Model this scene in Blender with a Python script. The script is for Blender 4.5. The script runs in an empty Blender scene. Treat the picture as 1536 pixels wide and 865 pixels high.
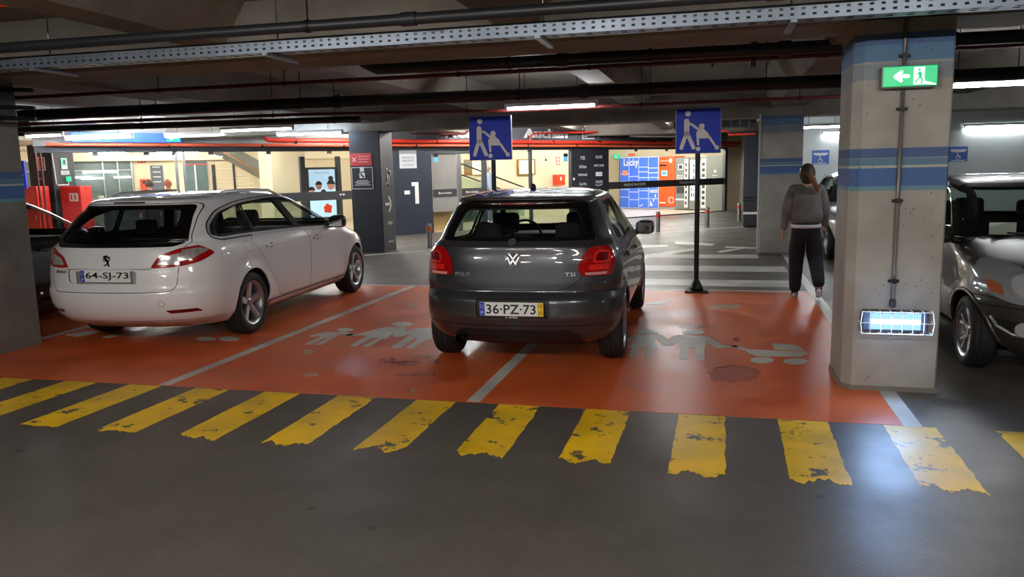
import bpy, bmesh, math, random
import numpy as np
from mathutils import Vector, Matrix
from mathutils.bvhtree import BVHTree
from mathutils.interpolate import poly_3d_calc

scene = bpy.context.scene
C = scene.collection
PI = math.pi
random.seed(7)

# ------------------------------------------------------------------ camera, world, exposure
def rot_cam(yaw, pitch, roll):
    y, p, r = map(math.radians, (yaw, pitch, roll))
    fwd = Vector((-math.sin(y) * math.cos(p), math.cos(y) * math.cos(p), -math.sin(p)))
    r0 = Vector((math.cos(y), math.sin(y), 0)); u0 = r0.cross(fwd)
    rt = r0 * math.cos(r) - u0 * math.sin(r)
    up = u0 * math.cos(r) + r0 * math.sin(r)
    return Matrix((rt, up, -fwd)).transposed()
cd = bpy.data.cameras.new('camera'); cam = bpy.data.objects.new('camera', cd); C.objects.link(cam)
cd.sensor_fit = 'HORIZONTAL'; cd.sensor_width = 36.0; cd.lens = 36.0 * 1187 / 1536
cd.clip_start = 0.05; cd.clip_end = 200
cam.matrix_world = Matrix.Translation((0, 0, 1.634)) @ rot_cam(14.6, 8.557, 1.304).to_4x4()
scene.camera = cam
scene.view_settings.view_transform = 'Standard'
scene.view_settings.look = 'None'
scene.view_settings.exposure = 1.08
scene.view_settings.gamma = 1.0
scene.view_settings.use_curve_mapping = False
w = bpy.data.worlds.new('world'); scene.world = w; w.use_nodes = True
w.node_tree.nodes['Background'].inputs[0].default_value = (0.55, 0.58, 0.62, 1)
w.node_tree.nodes['Background'].inputs[1].default_value = 0.03
cy = scene.cycles
cy.max_bounces = 8; cy.diffuse_bounces = 4; cy.glossy_bounces = 4; cy.transparent_max_bounces = 24
cy.sample_clamp_indirect = 4.0; cy.caustics_reflective = False; cy.caustics_refractive = False
cy.use_denoising = True

LANE, SHOP, BACK_FILL = 250., 140., 340.
# ------------------------------------------------------------------ materials
def srgb(r, g, b):
    f = lambda c: (c / 12.92 if c <= 0.04045 else ((c + 0.055) / 1.055) ** 2.4)
    return (f(r / 255), f(g / 255), f(b / 255), 1)
MATS = {}
SHARED = {'chrome_satin': ((214, 216, 220), .3, .7, 0), 'plate_white': ((225, 228, 228), .3, 0, 0), 'plate_black': ((18, 18, 20), .4, 0, 0), 'plate_yellow': ((240, 195, 30), .4, 0, 0),
          'panel_gap': ((8, 8, 8), .8, 0, 0), 'lamp_dim': ((120, 122, 126), .06, .6, 1.), 'paper_white': ((215, 215, 210), .6, 0, 0), 'sign_white': ((225, 225, 225), .5, 0, 0), 'black_plastic': ((20, 20, 21), .55, 0, 0),
          'steel': ((150, 152, 155), .35, 1., 0), 'sign_black': ((22, 23, 27), .5, 0, 0), 'red_paint': ((200, 32, 28), .4, 0, 0), 'dark_steel': ((48, 48, 50), .5, .8, 0)}
def pbr(name, col, rough=.5, metal=0., coat=0., spec=.5, vary=None, bump=0., bscale=60., emit=None, estr=0., alpha=None, rvary=0., nscale=4.):
    if name in MATS: return MATS[name]
    if isinstance(col, int):
        col, rough, metal, coat = SHARED[name]
    m = bpy.data.materials.new(name); m.use_nodes = True; nt = m.node_tree; b = nt.nodes['Principled BSDF']
    col = tuple(col) if len(col) == 4 else srgb(*col)
    b.inputs['Base Color'].default_value = col
    b.inputs['Roughness'].default_value = rough; b.inputs['Metallic'].default_value = metal
    b.inputs['Coat Weight'].default_value = coat; b.inputs['Coat Roughness'].default_value = .03
    b.inputs['Specular IOR Level'].default_value = spec
    if emit: b.inputs['Emission Color'].default_value = tuple(emit) if len(emit) == 4 else srgb(*emit); b.inputs['Emission Strength'].default_value = estr
    if vary is not None or bump or rvary:
        tc = nt.nodes.new('ShaderNodeTexCoord'); nz = nt.nodes.new('ShaderNodeTexNoise')
        nz.inputs['Scale'].default_value = nscale; nz.inputs['Detail'].default_value = 8; nz.inputs['Roughness'].default_value = .65
        nt.links.new(tc.outputs['Object'], nz.inputs['Vector'])
        if vary is not None:
            v = tuple(vary) if len(vary) == 4 else srgb(*vary)
            cr = nt.nodes.new('ShaderNodeValToRGB'); cr.color_ramp.elements[0].position = .32; cr.color_ramp.elements[1].position = .68
            cr.color_ramp.elements[0].color = col; cr.color_ramp.elements[1].color = v
            nt.links.new(nz.outputs['Fac'], cr.inputs[0]); nt.links.new(cr.outputs[0], b.inputs['Base Color'])
        if rvary:
            mr = nt.nodes.new('ShaderNodeMapRange'); mr.inputs[1].default_value = .3; mr.inputs[2].default_value = .7
            mr.inputs[3].default_value = max(0, rough - rvary); mr.inputs[4].default_value = rough + rvary
            nt.links.new(nz.outputs['Fac'], mr.inputs[0]); nt.links.new(mr.outputs[0], b.inputs['Roughness'])
        if bump:
            n2 = nt.nodes.new('ShaderNodeTexNoise'); n2.inputs['Scale'].default_value = bscale; n2.inputs['Detail'].default_value = 6
            nt.links.new(tc.outputs['Object'], n2.inputs['Vector'])
            bp = nt.nodes.new('ShaderNodeBump'); bp.inputs['Strength'].default_value = bump; bp.inputs['Distance'].default_value = .01
            nt.links.new(n2.outputs['Fac'], bp.inputs['Height']); nt.links.new(bp.outputs[0], b.inputs['Normal'])
    MATS[name] = m; return m
def glass(name, tint=(.55, .62, .6), fres=1.35, base=.0):
    if name in MATS: return MATS[name]
    m = bpy.data.materials.new(name); m.use_nodes = True; nt = m.node_tree; nt.nodes.clear()
    o = nt.nodes.new('ShaderNodeOutputMaterial'); mx = nt.nodes.new('ShaderNodeMixShader')
    t = nt.nodes.new('ShaderNodeBsdfTransparent'); t.inputs[0].default_value = (*tint, 1)
    gl = nt.nodes.new('ShaderNodeBsdfGlossy'); gl.inputs['Roughness'].default_value = .01; gl.inputs[0].default_value = (.9, .95, 1, 1)
    lw_ = nt.nodes.new('ShaderNodeLayerWeight'); lw_.inputs[0].default_value = .5; r0 = ((fres - 1) / (fres + 1)) ** 2
    pw = nt.nodes.new('ShaderNodeMath'); pw.operation = 'POWER'; pw.inputs[1].default_value = 5; nt.links.new(lw_.outputs['Facing'], pw.inputs[0])
    fr = nt.nodes.new('ShaderNodeMath'); fr.operation = 'MULTIPLY_ADD'; fr.inputs[1].default_value = 1 - r0; fr.inputs[2].default_value = r0; nt.links.new(pw.outputs[0], fr.inputs[0])
    nt.links.new(fr.outputs[0], mx.inputs[0]); nt.links.new(t.outputs[0], mx.inputs[1]); nt.links.new(gl.outputs[0], mx.inputs[2])
    nt.links.new(mx.outputs[0], o.inputs[0]); MATS[name] = m; return m
def emis(name, col, s):
    if name in MATS: return MATS[name]
    m = bpy.data.materials.new(name); m.use_nodes = True; nt = m.node_tree; nt.nodes.clear()
    o = nt.nodes.new('ShaderNodeOutputMaterial'); e = nt.nodes.new('ShaderNodeEmission')
    e.inputs[0].default_value = (*col, 1); e.inputs[1].default_value = s
    nt.links.new(e.outputs[0], o.inputs[0]); MATS[name] = m; return m

# ------------------------------------------------------------------ mesh builder
WHOLE = {'side_strip', 'bottom_strip', 'rolled_edge', 'rib', 'star_ring', 'painted_figure', 'printed_features', 'printed_hair', 'walking_figure', 'pushchair_figure', 'level_number', 'frame_line', 'wheelchair', 'running_figure', 'cage_frame', 'lion_emblem', 'emblem', 'spoke', 'steering_wheel', 'duct_rib', 'arrow', 'lamp_housing', 'cross', 'wiper', 'escalator_pictogram', 'hair', 'printed_clothes', 'plate_frame'}
def islands(bm):
    """connected pieces of a mesh, if there are a few and they stand clear of each other"""
    seen = set(); out = []
    for f in bm.faces:
        if f in seen: continue
        st = [f]; seen.add(f); fs = []
        while st:
            g = st.pop(); fs.append(g)
            for e in g.edges:
                for h in e.link_faces:
                    if h not in seen: seen.add(h); st.append(h)
        out.append(fs)
        if len(out) > 24: return None
    if len(out) < 2: return None
    bb = []
    for fs in out:
        vs = [v.co for f in fs for v in f.verts]; bb.append([(min(v[k] for v in vs), max(v[k] for v in vs)) for k in range(3)])
    for i in range(len(bb)):
        for j in range(i):
            if all(bb[i][k][0] < bb[j][k][1] + 1e-4 and bb[j][k][0] < bb[i][k][1] + 1e-4 for k in range(3)): return None
    return out
class MB:
    def __init__(s): s.bm = bmesh.new()
    def box(s, x0, y0, z0, x1, y1, z1, bev=0., seg=2):
        b2 = bmesh.new(); bmesh.ops.create_cube(b2, size=1)
        for v in b2.verts: v.co = Vector(((x0 + x1) / 2 + v.co.x * (x1 - x0), (y0 + y1) / 2 + v.co.y * (y1 - y0), (z0 + z1) / 2 + v.co.z * (z1 - z0)))
        if bev: bmesh.ops.bevel(b2, geom=b2.edges[:], offset=bev, segments=seg, affect='EDGES', profile=.5)
        s._merge(b2); return s
    def _merge(s, b2):
        me = bpy.data.meshes.new('t'); b2.to_mesh(me); b2.free(); s.bm.from_mesh(me); bpy.data.meshes.remove(me)
    def tube(s, pts, r, n=10, cap=True):
        pts = [Vector(p) for p in pts]; rs = r if isinstance(r, (list, tuple)) else [r] * len(pts)
        rings = []; prev = None
        for i, p in enumerate(pts):
            d = (pts[min(i + 1, len(pts) - 1)] - pts[max(i - 1, 0)]).normalized()
            if prev is None:
                a = d.orthogonal().normalized()
            else:
                a = (prev - d * prev.dot(d)).normalized()
            prev = a; b = d.cross(a)
            rings.append([s.bm.verts.new(p + (a * math.cos(2 * PI * k / n) + b * math.sin(2 * PI * k / n)) * rs[i]) for k in range(n)])
        for A, B in zip(rings, rings[1:]):
            for k in range(n): s.bm.faces.new((A[k], A[(k + 1) % n], B[(k + 1) % n], B[k]))
        if cap:
            s.bm.faces.new(rings[0][::-1]); s.bm.faces.new(rings[-1])
        return s
    def prism(s, poly, a, b, axis='z'):
        def P(p, t):
            return {'z': (p[0], p[1], t), 'y': (p[0], t, p[1]), 'x': (t, p[0], p[1])}[axis]
        A = [s.bm.verts.new(P(p, a)) for p in poly]; B = [s.bm.verts.new(P(p, b)) for p in poly]
        n = len(poly); fs = [s.bm.faces.new(A), s.bm.faces.new(B[::-1])]
        for k in range(n): fs.append(s.bm.faces.new((A[k], B[k], B[(k + 1) % n], A[(k + 1) % n])))
        bmesh.ops.recalc_face_normals(s.bm, faces=fs); return s
    def lathe(s, prof, n=24, axis='z', c=(0, 0, 0), close=False):
        rings = []
        for (r, t) in prof:
            ring = []
            for k in range(n):
                a = 2 * PI * k / n; u, v = r * math.cos(a), r * math.sin(a)
                co = {'z': (u, v, t), 'x': (t, u, v), 'y': (v, t, u)}[axis]
                ring.append(s.bm.verts.new((co[0] + c[0], co[1] + c[1], co[2] + c[2])))
            rings.append(ring)
        pr = list(zip(rings, rings[1:])) + ([(rings[-1], rings[0])] if close else [])
        for A, B in pr:
            for k in range(n): s.bm.faces.new((A[k], A[(k + 1) % n], B[(k + 1) % n], B[k]))
        if not close:
            for R in (rings[0], rings[-1]):
                if prof[0][0] >= 0: s.bm.faces.new(R)
        bmesh.ops.recalc_face_normals(s.bm, faces=s.bm.faces[:]); return s
    def ball(s, c, r, u=14, v=10, sc=(1, 1, 1)):
        b2 = bmesh.new(); bmesh.ops.create_uvsphere(b2, u_segments=u, v_segments=v, radius=r)
        for q in b2.verts: q.co = Vector((c[0] + q.co.x * sc[0], c[1] + q.co.y * sc[1], c[2] + q.co.z * sc[2]))
        s._merge(b2); return s
    def stroke(s, pts, wd, a, b, axis='z', cap=5):
        """thick polyline with round ends, extruded between a and b on the axis"""
        for p, q in zip(pts, pts[1:]):
            d = Vector((q[0] - p[0], q[1] - p[1])); an = math.atan2(d.y, d.x); poly = []
            for (c, st) in ((q, an - PI / 2), (p, an + PI / 2)):
                for k in range(cap + 1): poly.append((c[0] + wd / 2 * math.cos(st + PI * k / cap), c[1] + wd / 2 * math.sin(st + PI * k / cap)))
            s.prism(poly, a, b, axis)
        return s
    def obj(s, name, mat, parent=None, smooth=False, loc=None, rz=None):
        isl = islands(s.bm) if parent is not None and name not in WHOLE else None
        if isl:
            s.bm.faces.index_update(); parts = []
            for fs in isl[1:]:
                b2 = s.bm.copy(); b2.faces.ensure_lookup_table(); keep = {f.index for f in fs}
                bmesh.ops.delete(b2, geom=[f for f in b2.faces if f.index not in keep], context='FACES'); q = MB(); q.bm.free(); q.bm = b2; parts.append(q)
            bmesh.ops.delete(s.bm, geom=[f for fs in isl[1:] for f in fs], context='FACES')
            for q in parts: q.obj(name, mat, parent, smooth, loc, rz)
        me = bpy.data.meshes.new(name)
        s.bm.to_mesh(me); s.bm.free()
        if smooth:
            me.polygons.foreach_set('use_smooth', [True] * len(me.polygons))
            if smooth != True: me.set_sharp_from_angle(angle=math.radians(smooth))
        return link(name, me, mat, parent, loc, rz)
def link(name, me, mat, parent=None, loc=None, rz=None):
    o = bpy.data.objects.new(name, me); C.objects.link(o)
    if mat is not None and not me.materials: me.materials.append(mat)
    if parent is not None: o.parent = parent
    if loc is not None: o.location = loc
    if rz is not None: o.rotation_euler = (0, 0, rz)
    return o
def tag(o, label, cat, group=None):
    o['label'] = label; o['category'] = cat
    if group: o['group'] = group
    return o
def thing(name, label, cat, loc=(0, 0, 0), rz=0., group=None):
    o = bpy.data.objects.new(name, None); C.objects.link(o); o.location = loc; o.rotation_euler = (0, 0, rz)
    o.empty_display_size = .1
    return tag(o, label, cat, group)
def struct(o): o['kind'] = 'structure'; return o
def dup(o, loc, rz=0., label=None):
    r = o.copy(); C.objects.link(r); r.location = loc; r.rotation_euler = (0, 0, rz)
    if label: r['label'] = label
    for ch in list(o.children):
        c = ch.copy(); C.objects.link(c); c.parent = r
        for gch in list(ch.children):
            d = gch.copy(); C.objects.link(d); d.parent = c
    return r
def text(s, size, mat, parent, loc, rot=(PI / 2, 0, 0), name='lettering', width=None, ext=.002, align='CENTER', bold=0., height=None, space=1.):
    cu = bpy.data.curves.new('t', 'FONT'); cu.body = s; cu.size = size; cu.extrude = ext; cu.align_x = align; cu.resolution_u = 2
    cu.offset = bold; cu.space_character = space; cu.align_y = 'CENTER'
    to = bpy.data.objects.new('t', cu); C.objects.link(to)
    bpy.context.view_layer.update()
    me = bpy.data.meshes.new_from_object(to.evaluated_get(bpy.context.evaluated_depsgraph_get()))
    bpy.data.objects.remove(to); bpy.data.curves.remove(cu)
    me.materials.clear()
    if me.vertices:
        xs = [v.co.x for v in me.vertices]; ys = [v.co.y for v in me.vertices]
        W, H = max(xs) - min(xs), max(ys) - min(ys); cx, cyy = (max(xs) + min(xs)) / 2, (max(ys) + min(ys)) / 2
        sx = width / W if width else 1; sy = height / H if height else (sx if width else 1)
        if height and not width: sx = sy
        for v in me.vertices:
            v.co.x = (v.co.x - (cx if align == 'CENTER' else min(xs))) * sx; v.co.y = (v.co.y - cyy) * sy
    o = link(name, me, mat, parent); o.location = loc; o.rotation_euler = rot; return o
def rpoly(pts, r, n=3):
    out = []; N = len(pts)
    for i in range(N):
        p = Vector(pts[i]); a = Vector(pts[i - 1]); b = Vector(pts[(i + 1) % N]); rr = r[i] if isinstance(r, (list, tuple)) else r
        if rr <= 0: out.append(tuple(p)); continue
        da, db = (a - p), (b - p); t = min(rr, da.length * .45, db.length * .45)
        A = p + da.normalized() * t; B = p + db.normalized() * t
        for k in range(n + 1):
            u = k / n; out.append(tuple(A * (1 - u) ** 2 + p * 2 * u * (1 - u) + B * u * u))
    return out
def inset(poly, d):
    """shrink a 2D polygon by d (counter-clockwise or clockwise)"""
    n = len(poly); ar = sum(poly[i][0] * poly[(i + 1) % n][1] - poly[(i + 1) % n][0] * poly[i][1] for i in range(n)); s = 1 if ar > 0 else -1
    out = []
    for i in range(n):
        p = Vector(poly[i]); a = Vector(poly[i - 1]); b = Vector(poly[(i + 1) % n])
        e1 = (p - a); e2 = (b - p)
        if e1.length < 1e-9 or e2.length < 1e-9: out.append(tuple(p)); continue
        e1.normalize(); e2.normalize(); n1 = Vector((-e1.y, e1.x)) * s; n2 = Vector((-e2.y, e2.x)) * s
        m = n1 + n2; k = max(.35, 1 + n1.dot(n2)); out.append(tuple(p + m * d / k))
    return out
FIGS = {'woman_right': [[(-0.54, 7.852), (-0.542, 7.812), (-0.554, 7.774), (-0.574, 7.743), (-0.6, 7.721), (-0.63, 7.71), (-0.661, 7.712), (-0.691, 7.726), (-0.715, 7.751), (-0.733, 7.784), (-0.742, 7.823), (-0.741, 7.864), (-0.729, 7.903), (-0.71, 7.936), (-0.683, 7.959), (-0.652, 7.97), (-0.62, 7.968), (-0.59, 7.953), (-0.565, 7.927), (-0.548, 7.892)], [(-0.721, 7.667), (-0.519, 7.697), (-0.553, 7.447), (-0.485, 7.098), (-0.768, 7.112), (-0.716, 7.458), (-0.745, 7.525)], [(-0.733, 7.117), (-0.671, 7.114), (-0.659, 6.731), (-0.721, 6.739)], [(-0.608, 7.104), (-0.534, 7.103), (-0.525, 6.724), (-0.591, 6.742)], ('s', [(-0.723, 7.608), (-0.807, 7.409)], 0.1), ('s', [(-0.525, 7.637), (-0.425, 7.263)], 0.1)], 'man_right': [[(-0.106, 7.877), (-0.111, 7.839), (-0.125, 7.803), (-0.147, 7.774), (-0.176, 7.753), (-0.207, 7.742), (-0.24, 7.743), (-0.269, 7.756), (-0.293, 7.779), (-0.309, 7.81), (-0.316, 7.846), (-0.312, 7.885), (-0.299, 7.921), (-0.276, 7.952), (-0.247, 7.974), (-0.214, 7.985), (-0.181, 7.983), (-0.151, 7.97), (-0.127, 7.946), (-0.112, 7.914)], [(-0.348, 7.722), (-0.074, 7.689), (-0.088, 7.172), (-0.304, 7.177)], [(-0.305, 7.183), (-0.228, 7.182), (-0.223, 6.715), (-0.292, 6.732)], [(-0.164, 7.186), (-0.091, 7.184), (-0.081, 6.71), (-0.151, 6.71)], ('s', [(-0.33, 7.651), (-0.425, 7.263)], 0.11), ('s', [(-0.092, 7.643), (0.046, 7.257)], 0.11)], 'stroller_right': [[(0.507, 7.471), (0.642, 7.458), (0.729, 7.374), (0.767, 7.206), (0.512, 7.234)], [(0.257, 7.188), (0.772, 7.17), (0.775, 7.075), (0.704, 6.971), (0.346, 6.937), (0.285, 7.028)], ('s', [(0.12, 7.268), (0.175, 7.296), (0.27, 7.165)], 0.07), [(0.482, 6.812), (0.475, 6.777), (0.46, 6.744), (0.438, 6.716), (0.411, 6.697), (0.382, 6.687), (0.353, 6.687), (0.328, 6.698), (0.308, 6.719), (0.296, 6.748), (0.293, 6.781), (0.299, 6.817), (0.313, 6.851), (0.336, 6.879), (0.363, 6.9), (0.393, 6.91), (0.423, 6.91), (0.449, 6.897), (0.468, 6.875), (0.48, 6.846)], [(0.75, 6.811), (0.742, 6.778), (0.726, 6.747), (0.702, 6.721), (0.674, 6.702), (0.644, 6.692), (0.615, 6.692), (0.589, 6.702), (0.57, 6.722), (0.558, 6.748), (0.556, 6.78), (0.563, 6.813), (0.579, 6.845), (0.603, 6.872), (0.632, 6.892), (0.663, 6.902), (0.693, 6.902), (0.719, 6.891), (0.738, 6.871), (0.749, 6.843)]], 'child_left': [[(-3.689, 7.497), (-3.679, 7.467), (-3.679, 7.439), (-3.688, 7.415), (-3.706, 7.398), (-3.732, 7.39), (-3.761, 7.39), (-3.793, 7.4), (-3.823, 7.418), (-3.849, 7.443), (-3.868, 7.472), (-3.879, 7.502), (-3.879, 7.531), (-3.87, 7.555), (-3.852, 7.573), (-3.826, 7.582), (-3.796, 7.581), (-3.764, 7.571), (-3.733, 7.552), (-3.707, 7.527)], [(-3.954, 7.329), (-3.741, 7.36), (-3.716, 7.155), (-3.694, 7.052), (-3.858, 7.067)], [(-3.869, 7.079), (-3.798, 7.076), (-3.78, 6.758), (-3.854, 6.771)], [(-3.76, 7.062), (-3.706, 7.07), (-3.681, 6.767), (-3.749, 6.769)], ('s', [(-3.889, 7.31), (-3.956, 7.134)], 0.09), ('s', [(-3.739, 7.325), (-3.607, 7.246), (-3.486, 7.285)], 0.09)], 'woman_left': [[(-3.173, 7.872), (-3.164, 7.835), (-3.167, 7.8), (-3.182, 7.771), (-3.207, 7.75), (-3.239, 7.74), (-3.276, 7.741), (-3.315, 7.753), (-3.351, 7.775), (-3.38, 7.805), (-3.401, 7.84), (-3.411, 7.878), (-3.409, 7.913), (-3.395, 7.944), (-3.369, 7.965), (-3.336, 7.976), (-3.298, 7.975), (-3.258, 7.962), (-3.222, 7.939), (-3.193, 7.908)], [(-3.414, 7.663), (-3.24, 7.702), (-3.194, 7.369), (-3.147, 7.107), (-3.43, 7.197), (-3.404, 7.444)], [(-3.4, 7.182), (-3.311, 7.161), (-3.309, 6.751), (-3.384, 6.758)], [(-3.251, 7.118), (-3.191, 7.126), (-3.174, 6.754), (-3.246, 6.755)], ('s', [(-3.376, 7.63), (-3.486, 7.285)], 0.1), ('s', [(-3.204, 7.655), (-3.096, 7.26)], 0.1)], 'man_left': [[(-3.026, 7.68), (-2.871, 7.702), (-2.703, 7.16), (-2.973, 7.198)], [(-2.979, 7.224), (-2.888, 7.224), (-2.858, 6.755), (-2.949, 6.765)], [(-2.834, 7.219), (-2.747, 7.232), (-2.733, 6.757), (-2.808, 6.763)], ('s', [(-3.005, 7.624), (-3.075, 7.283)], 0.11)], 'far_left': [[(-4.895, 6.856), (-4.883, 6.831), (-4.882, 6.806), (-4.893, 6.784), (-4.915, 6.769), (-4.944, 6.76), (-4.98, 6.759), (-5.018, 6.766), (-5.054, 6.78), (-5.085, 6.8), (-5.109, 6.825), (-5.122, 6.851), (-5.123, 6.876), (-5.113, 6.898), (-5.091, 6.914), (-5.06, 6.923), (-5.024, 6.924), (-4.986, 6.917), (-4.949, 6.902), (-4.918, 6.881)], [(-4.667, 6.905), (-4.652, 6.875), (-4.65, 6.847), (-4.66, 6.822), (-4.68, 6.805), (-4.709, 6.795), (-4.745, 6.795), (-4.783, 6.804), (-4.821, 6.821), (-4.854, 6.845), (-4.88, 6.874), (-4.895, 6.904), (-4.898, 6.934), (-4.889, 6.959), (-4.868, 6.977), (-4.838, 6.987), (-4.802, 6.987), (-4.762, 6.977), (-4.724, 6.959), (-4.691, 6.934)], ('s', [(-6.613, 6.805), (-6.576, 6.983)], 0.1), ('s', [(-6.501, 6.781), (-6.472, 6.956)], 0.1), ('s', [(-6.143, 6.787), (-6.086, 6.947)], 0.1)]}
PATCH = {'dark': [[(-0.044, 6.287), (-0.019, 6.441), (0.044, 6.54), (0.139, 6.579), (0.254, 6.553), (0.328, 6.455), (0.362, 6.335), (0.326, 6.207), (0.264, 6.118), (0.165, 6.062), (0.043, 6.06), (-0.027, 6.127)]], 'dark2': [[(-0.097, 8.166), (-0.113, 8.109), (-0.16, 8.062), (-0.225, 8.038), (-0.292, 8.044), (-0.341, 8.077), (-0.362, 8.129), (-0.346, 8.187), (-0.299, 8.236), (-0.232, 8.26), (-0.165, 8.254), (-0.115, 8.22)], [(-2.437, 6.475), (-2.435, 6.437), (-2.455, 6.406), (-2.493, 6.39), (-2.538, 6.393), (-2.578, 6.414), (-2.604, 6.448), (-2.607, 6.486), (-2.586, 6.518), (-2.548, 6.535), (-2.502, 6.531), (-2.461, 6.509)], [(-2.443, 6.227), (-2.443, 6.179), (-2.476, 6.14), (-2.534, 6.118), (-2.602, 6.119), (-2.661, 6.144), (-2.697, 6.186), (-2.699, 6.233), (-2.666, 6.275), (-2.607, 6.297), (-2.537, 6.295), (-2.478, 6.269)], [(-2.198, 5.884), (-2.208, 5.851), (-2.259, 5.819), (-2.337, 5.797), (-2.421, 5.792), (-2.489, 5.803), (-2.523, 5.83), (-2.514, 5.863), (-2.463, 5.896), (-2.384, 5.918), (-2.298, 5.923), (-2.23, 5.911)], [(-2.307, 6.321), (-2.297, 6.266), (-2.308, 6.23), (-2.336, 6.225), (-2.371, 6.254), (-2.4, 6.306), (-2.411, 6.362), (-2.4, 6.4), (-2.371, 6.405), (-2.335, 6.374)], [(-2.722, 6.303), (-2.718, 6.26), (-2.743, 6.23), (-2.786, 6.223), (-2.832, 6.242), (-2.864, 6.281), (-2.868, 6.324), (-2.844, 6.355), (-2.799, 6.362), (-2.753, 6.342)], [(0.235, 7.604), (0.225, 7.545), (0.203, 7.512), (0.179, 7.519), (0.164, 7.563), (0.165, 7.624), (0.182, 7.674), (0.207, 7.689), (0.228, 7.661)]], 'pale': [[(-0.807, 9.549), (-0.695, 9.66), (-0.555, 9.726), (-0.567, 9.53), (-0.678, 9.422), (-0.81, 9.406)], [(-0.084, 9.356), (0.014, 9.506), (0.281, 9.585), (0.288, 9.313), (0.088, 9.201), (-0.052, 9.183)], [(-3.597, 6.476), (-3.576, 6.41), (-3.591, 6.371), (-3.635, 6.377), (-3.688, 6.425), (-3.727, 6.494), (-3.731, 6.551), (-3.699, 6.569), (-3.646, 6.539)], [(-3.317, 5.74), (-3.143, 5.791), (-3.152, 5.639), (-3.245, 5.665)], [(-3.698, 9.054), (-3.589, 9.116), (-3.534, 8.883), (-3.538, 8.698)], [(-2.171, 5.414), (-2.172, 5.388), (-2.192, 5.374), (-2.221, 5.379), (-2.241, 5.402), (-2.241, 5.428), (-2.22, 5.442), (-2.191, 5.437)]]}
DIAG = [[(-1.84, 16.779), (-1.008, 16.794), (-0.943, 16.374), (-1.749, 15.949)], [(-0.868, 17.547), (-0.481, 17.395), (-0.022, 16.955), (-0.087, 16.6), (-0.838, 16.942)], [(-1.58, 14.402), (-1.295, 14.86), (-0.444, 16.118), (-0.37, 15.735), (-1.238, 14.207), (-1.512, 13.783)], [(0.175, 16.468), (0.758, 16.282), (0.746, 15.997), (0.173, 16.201)], [(0.007, 15.501), (0.451, 16.156), (0.576, 16.107), (0.068, 15.265)]]
# ------------------------------------------------------------------ structure
def floor_mat():
    m = pbr('floor_asphalt', (90, 84, 78), .43, vary=(74, 69, 64), bump=.12, bscale=90, rvary=.09, nscale=1.1); nt = m.node_tree; b = nt.nodes['Principled BSDF']
    src = b.inputs['Base Color'].links[0].from_socket; tc = [n for n in nt.nodes if n.type == 'TEX_COORD'][0]
    g = nt.nodes.new('ShaderNodeTexNoise'); g.inputs['Scale'].default_value = 38; g.inputs['Detail'].default_value = 9; g.inputs['Roughness'].default_value = .75
    r = nt.nodes.new('ShaderNodeMapRange'); r.inputs[1].default_value = .3; r.inputs[2].default_value = .7; r.inputs[3].default_value = .82; r.inputs[4].default_value = 1.16
    v = nt.nodes.new('ShaderNodeTexVoronoi'); v.inputs['Scale'].default_value = 2.3; v.inputs['Randomness'].default_value = 1.
    k = nt.nodes.new('ShaderNodeMapRange'); k.inputs[1].default_value = .045; k.inputs[2].default_value = .06; k.inputs[3].default_value = .45; k.inputs[4].default_value = 1.
    w2 = nt.nodes.new('ShaderNodeTexNoise'); w2.inputs['Scale'].default_value = 9; w2.inputs['Detail'].default_value = 4
    ad = nt.nodes.new('ShaderNodeVectorMath'); ad.operation = 'MULTIPLY_ADD'; ad.inputs[1].default_value = (.12, .12, 0)
    nt.links.new(tc.outputs['Object'], w2.inputs['Vector']); nt.links.new(w2.outputs['Color'], ad.inputs[0]); nt.links.new(tc.outputs['Object'], ad.inputs[2]); nt.links.new(ad.outputs[0], v.inputs['Vector'])
    nt.links.new(tc.outputs['Object'], g.inputs['Vector']); nt.links.new(g.outputs['Fac'], r.inputs[0]); nt.links.new(v.outputs['Distance'], k.inputs[0])
    ml = nt.nodes.new('ShaderNodeMath'); ml.operation = 'MULTIPLY'; nt.links.new(r.outputs[0], ml.inputs[0]); nt.links.new(k.outputs[0], ml.inputs[1])
    sc = nt.nodes.new('ShaderNodeVectorMath'); sc.operation = 'SCALE'; nt.links.new(src, sc.inputs[0]); nt.links.new(ml.outputs[0], sc.inputs['Scale']); nt.links.new(sc.outputs[0], b.inputs['Base Color'])
    return m
def frayed(P, a):
    Q = []
    for i in range(len(P)):
        p, q = Vector(P[i]), Vector(P[(i + 1) % len(P)])
        for k in range(4): v = p.lerp(q, k / 4); Q.append((v.x + rg.uniform(-a, a), v.y + rg.uniform(-a, a) * 1.6))
    return Q
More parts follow.
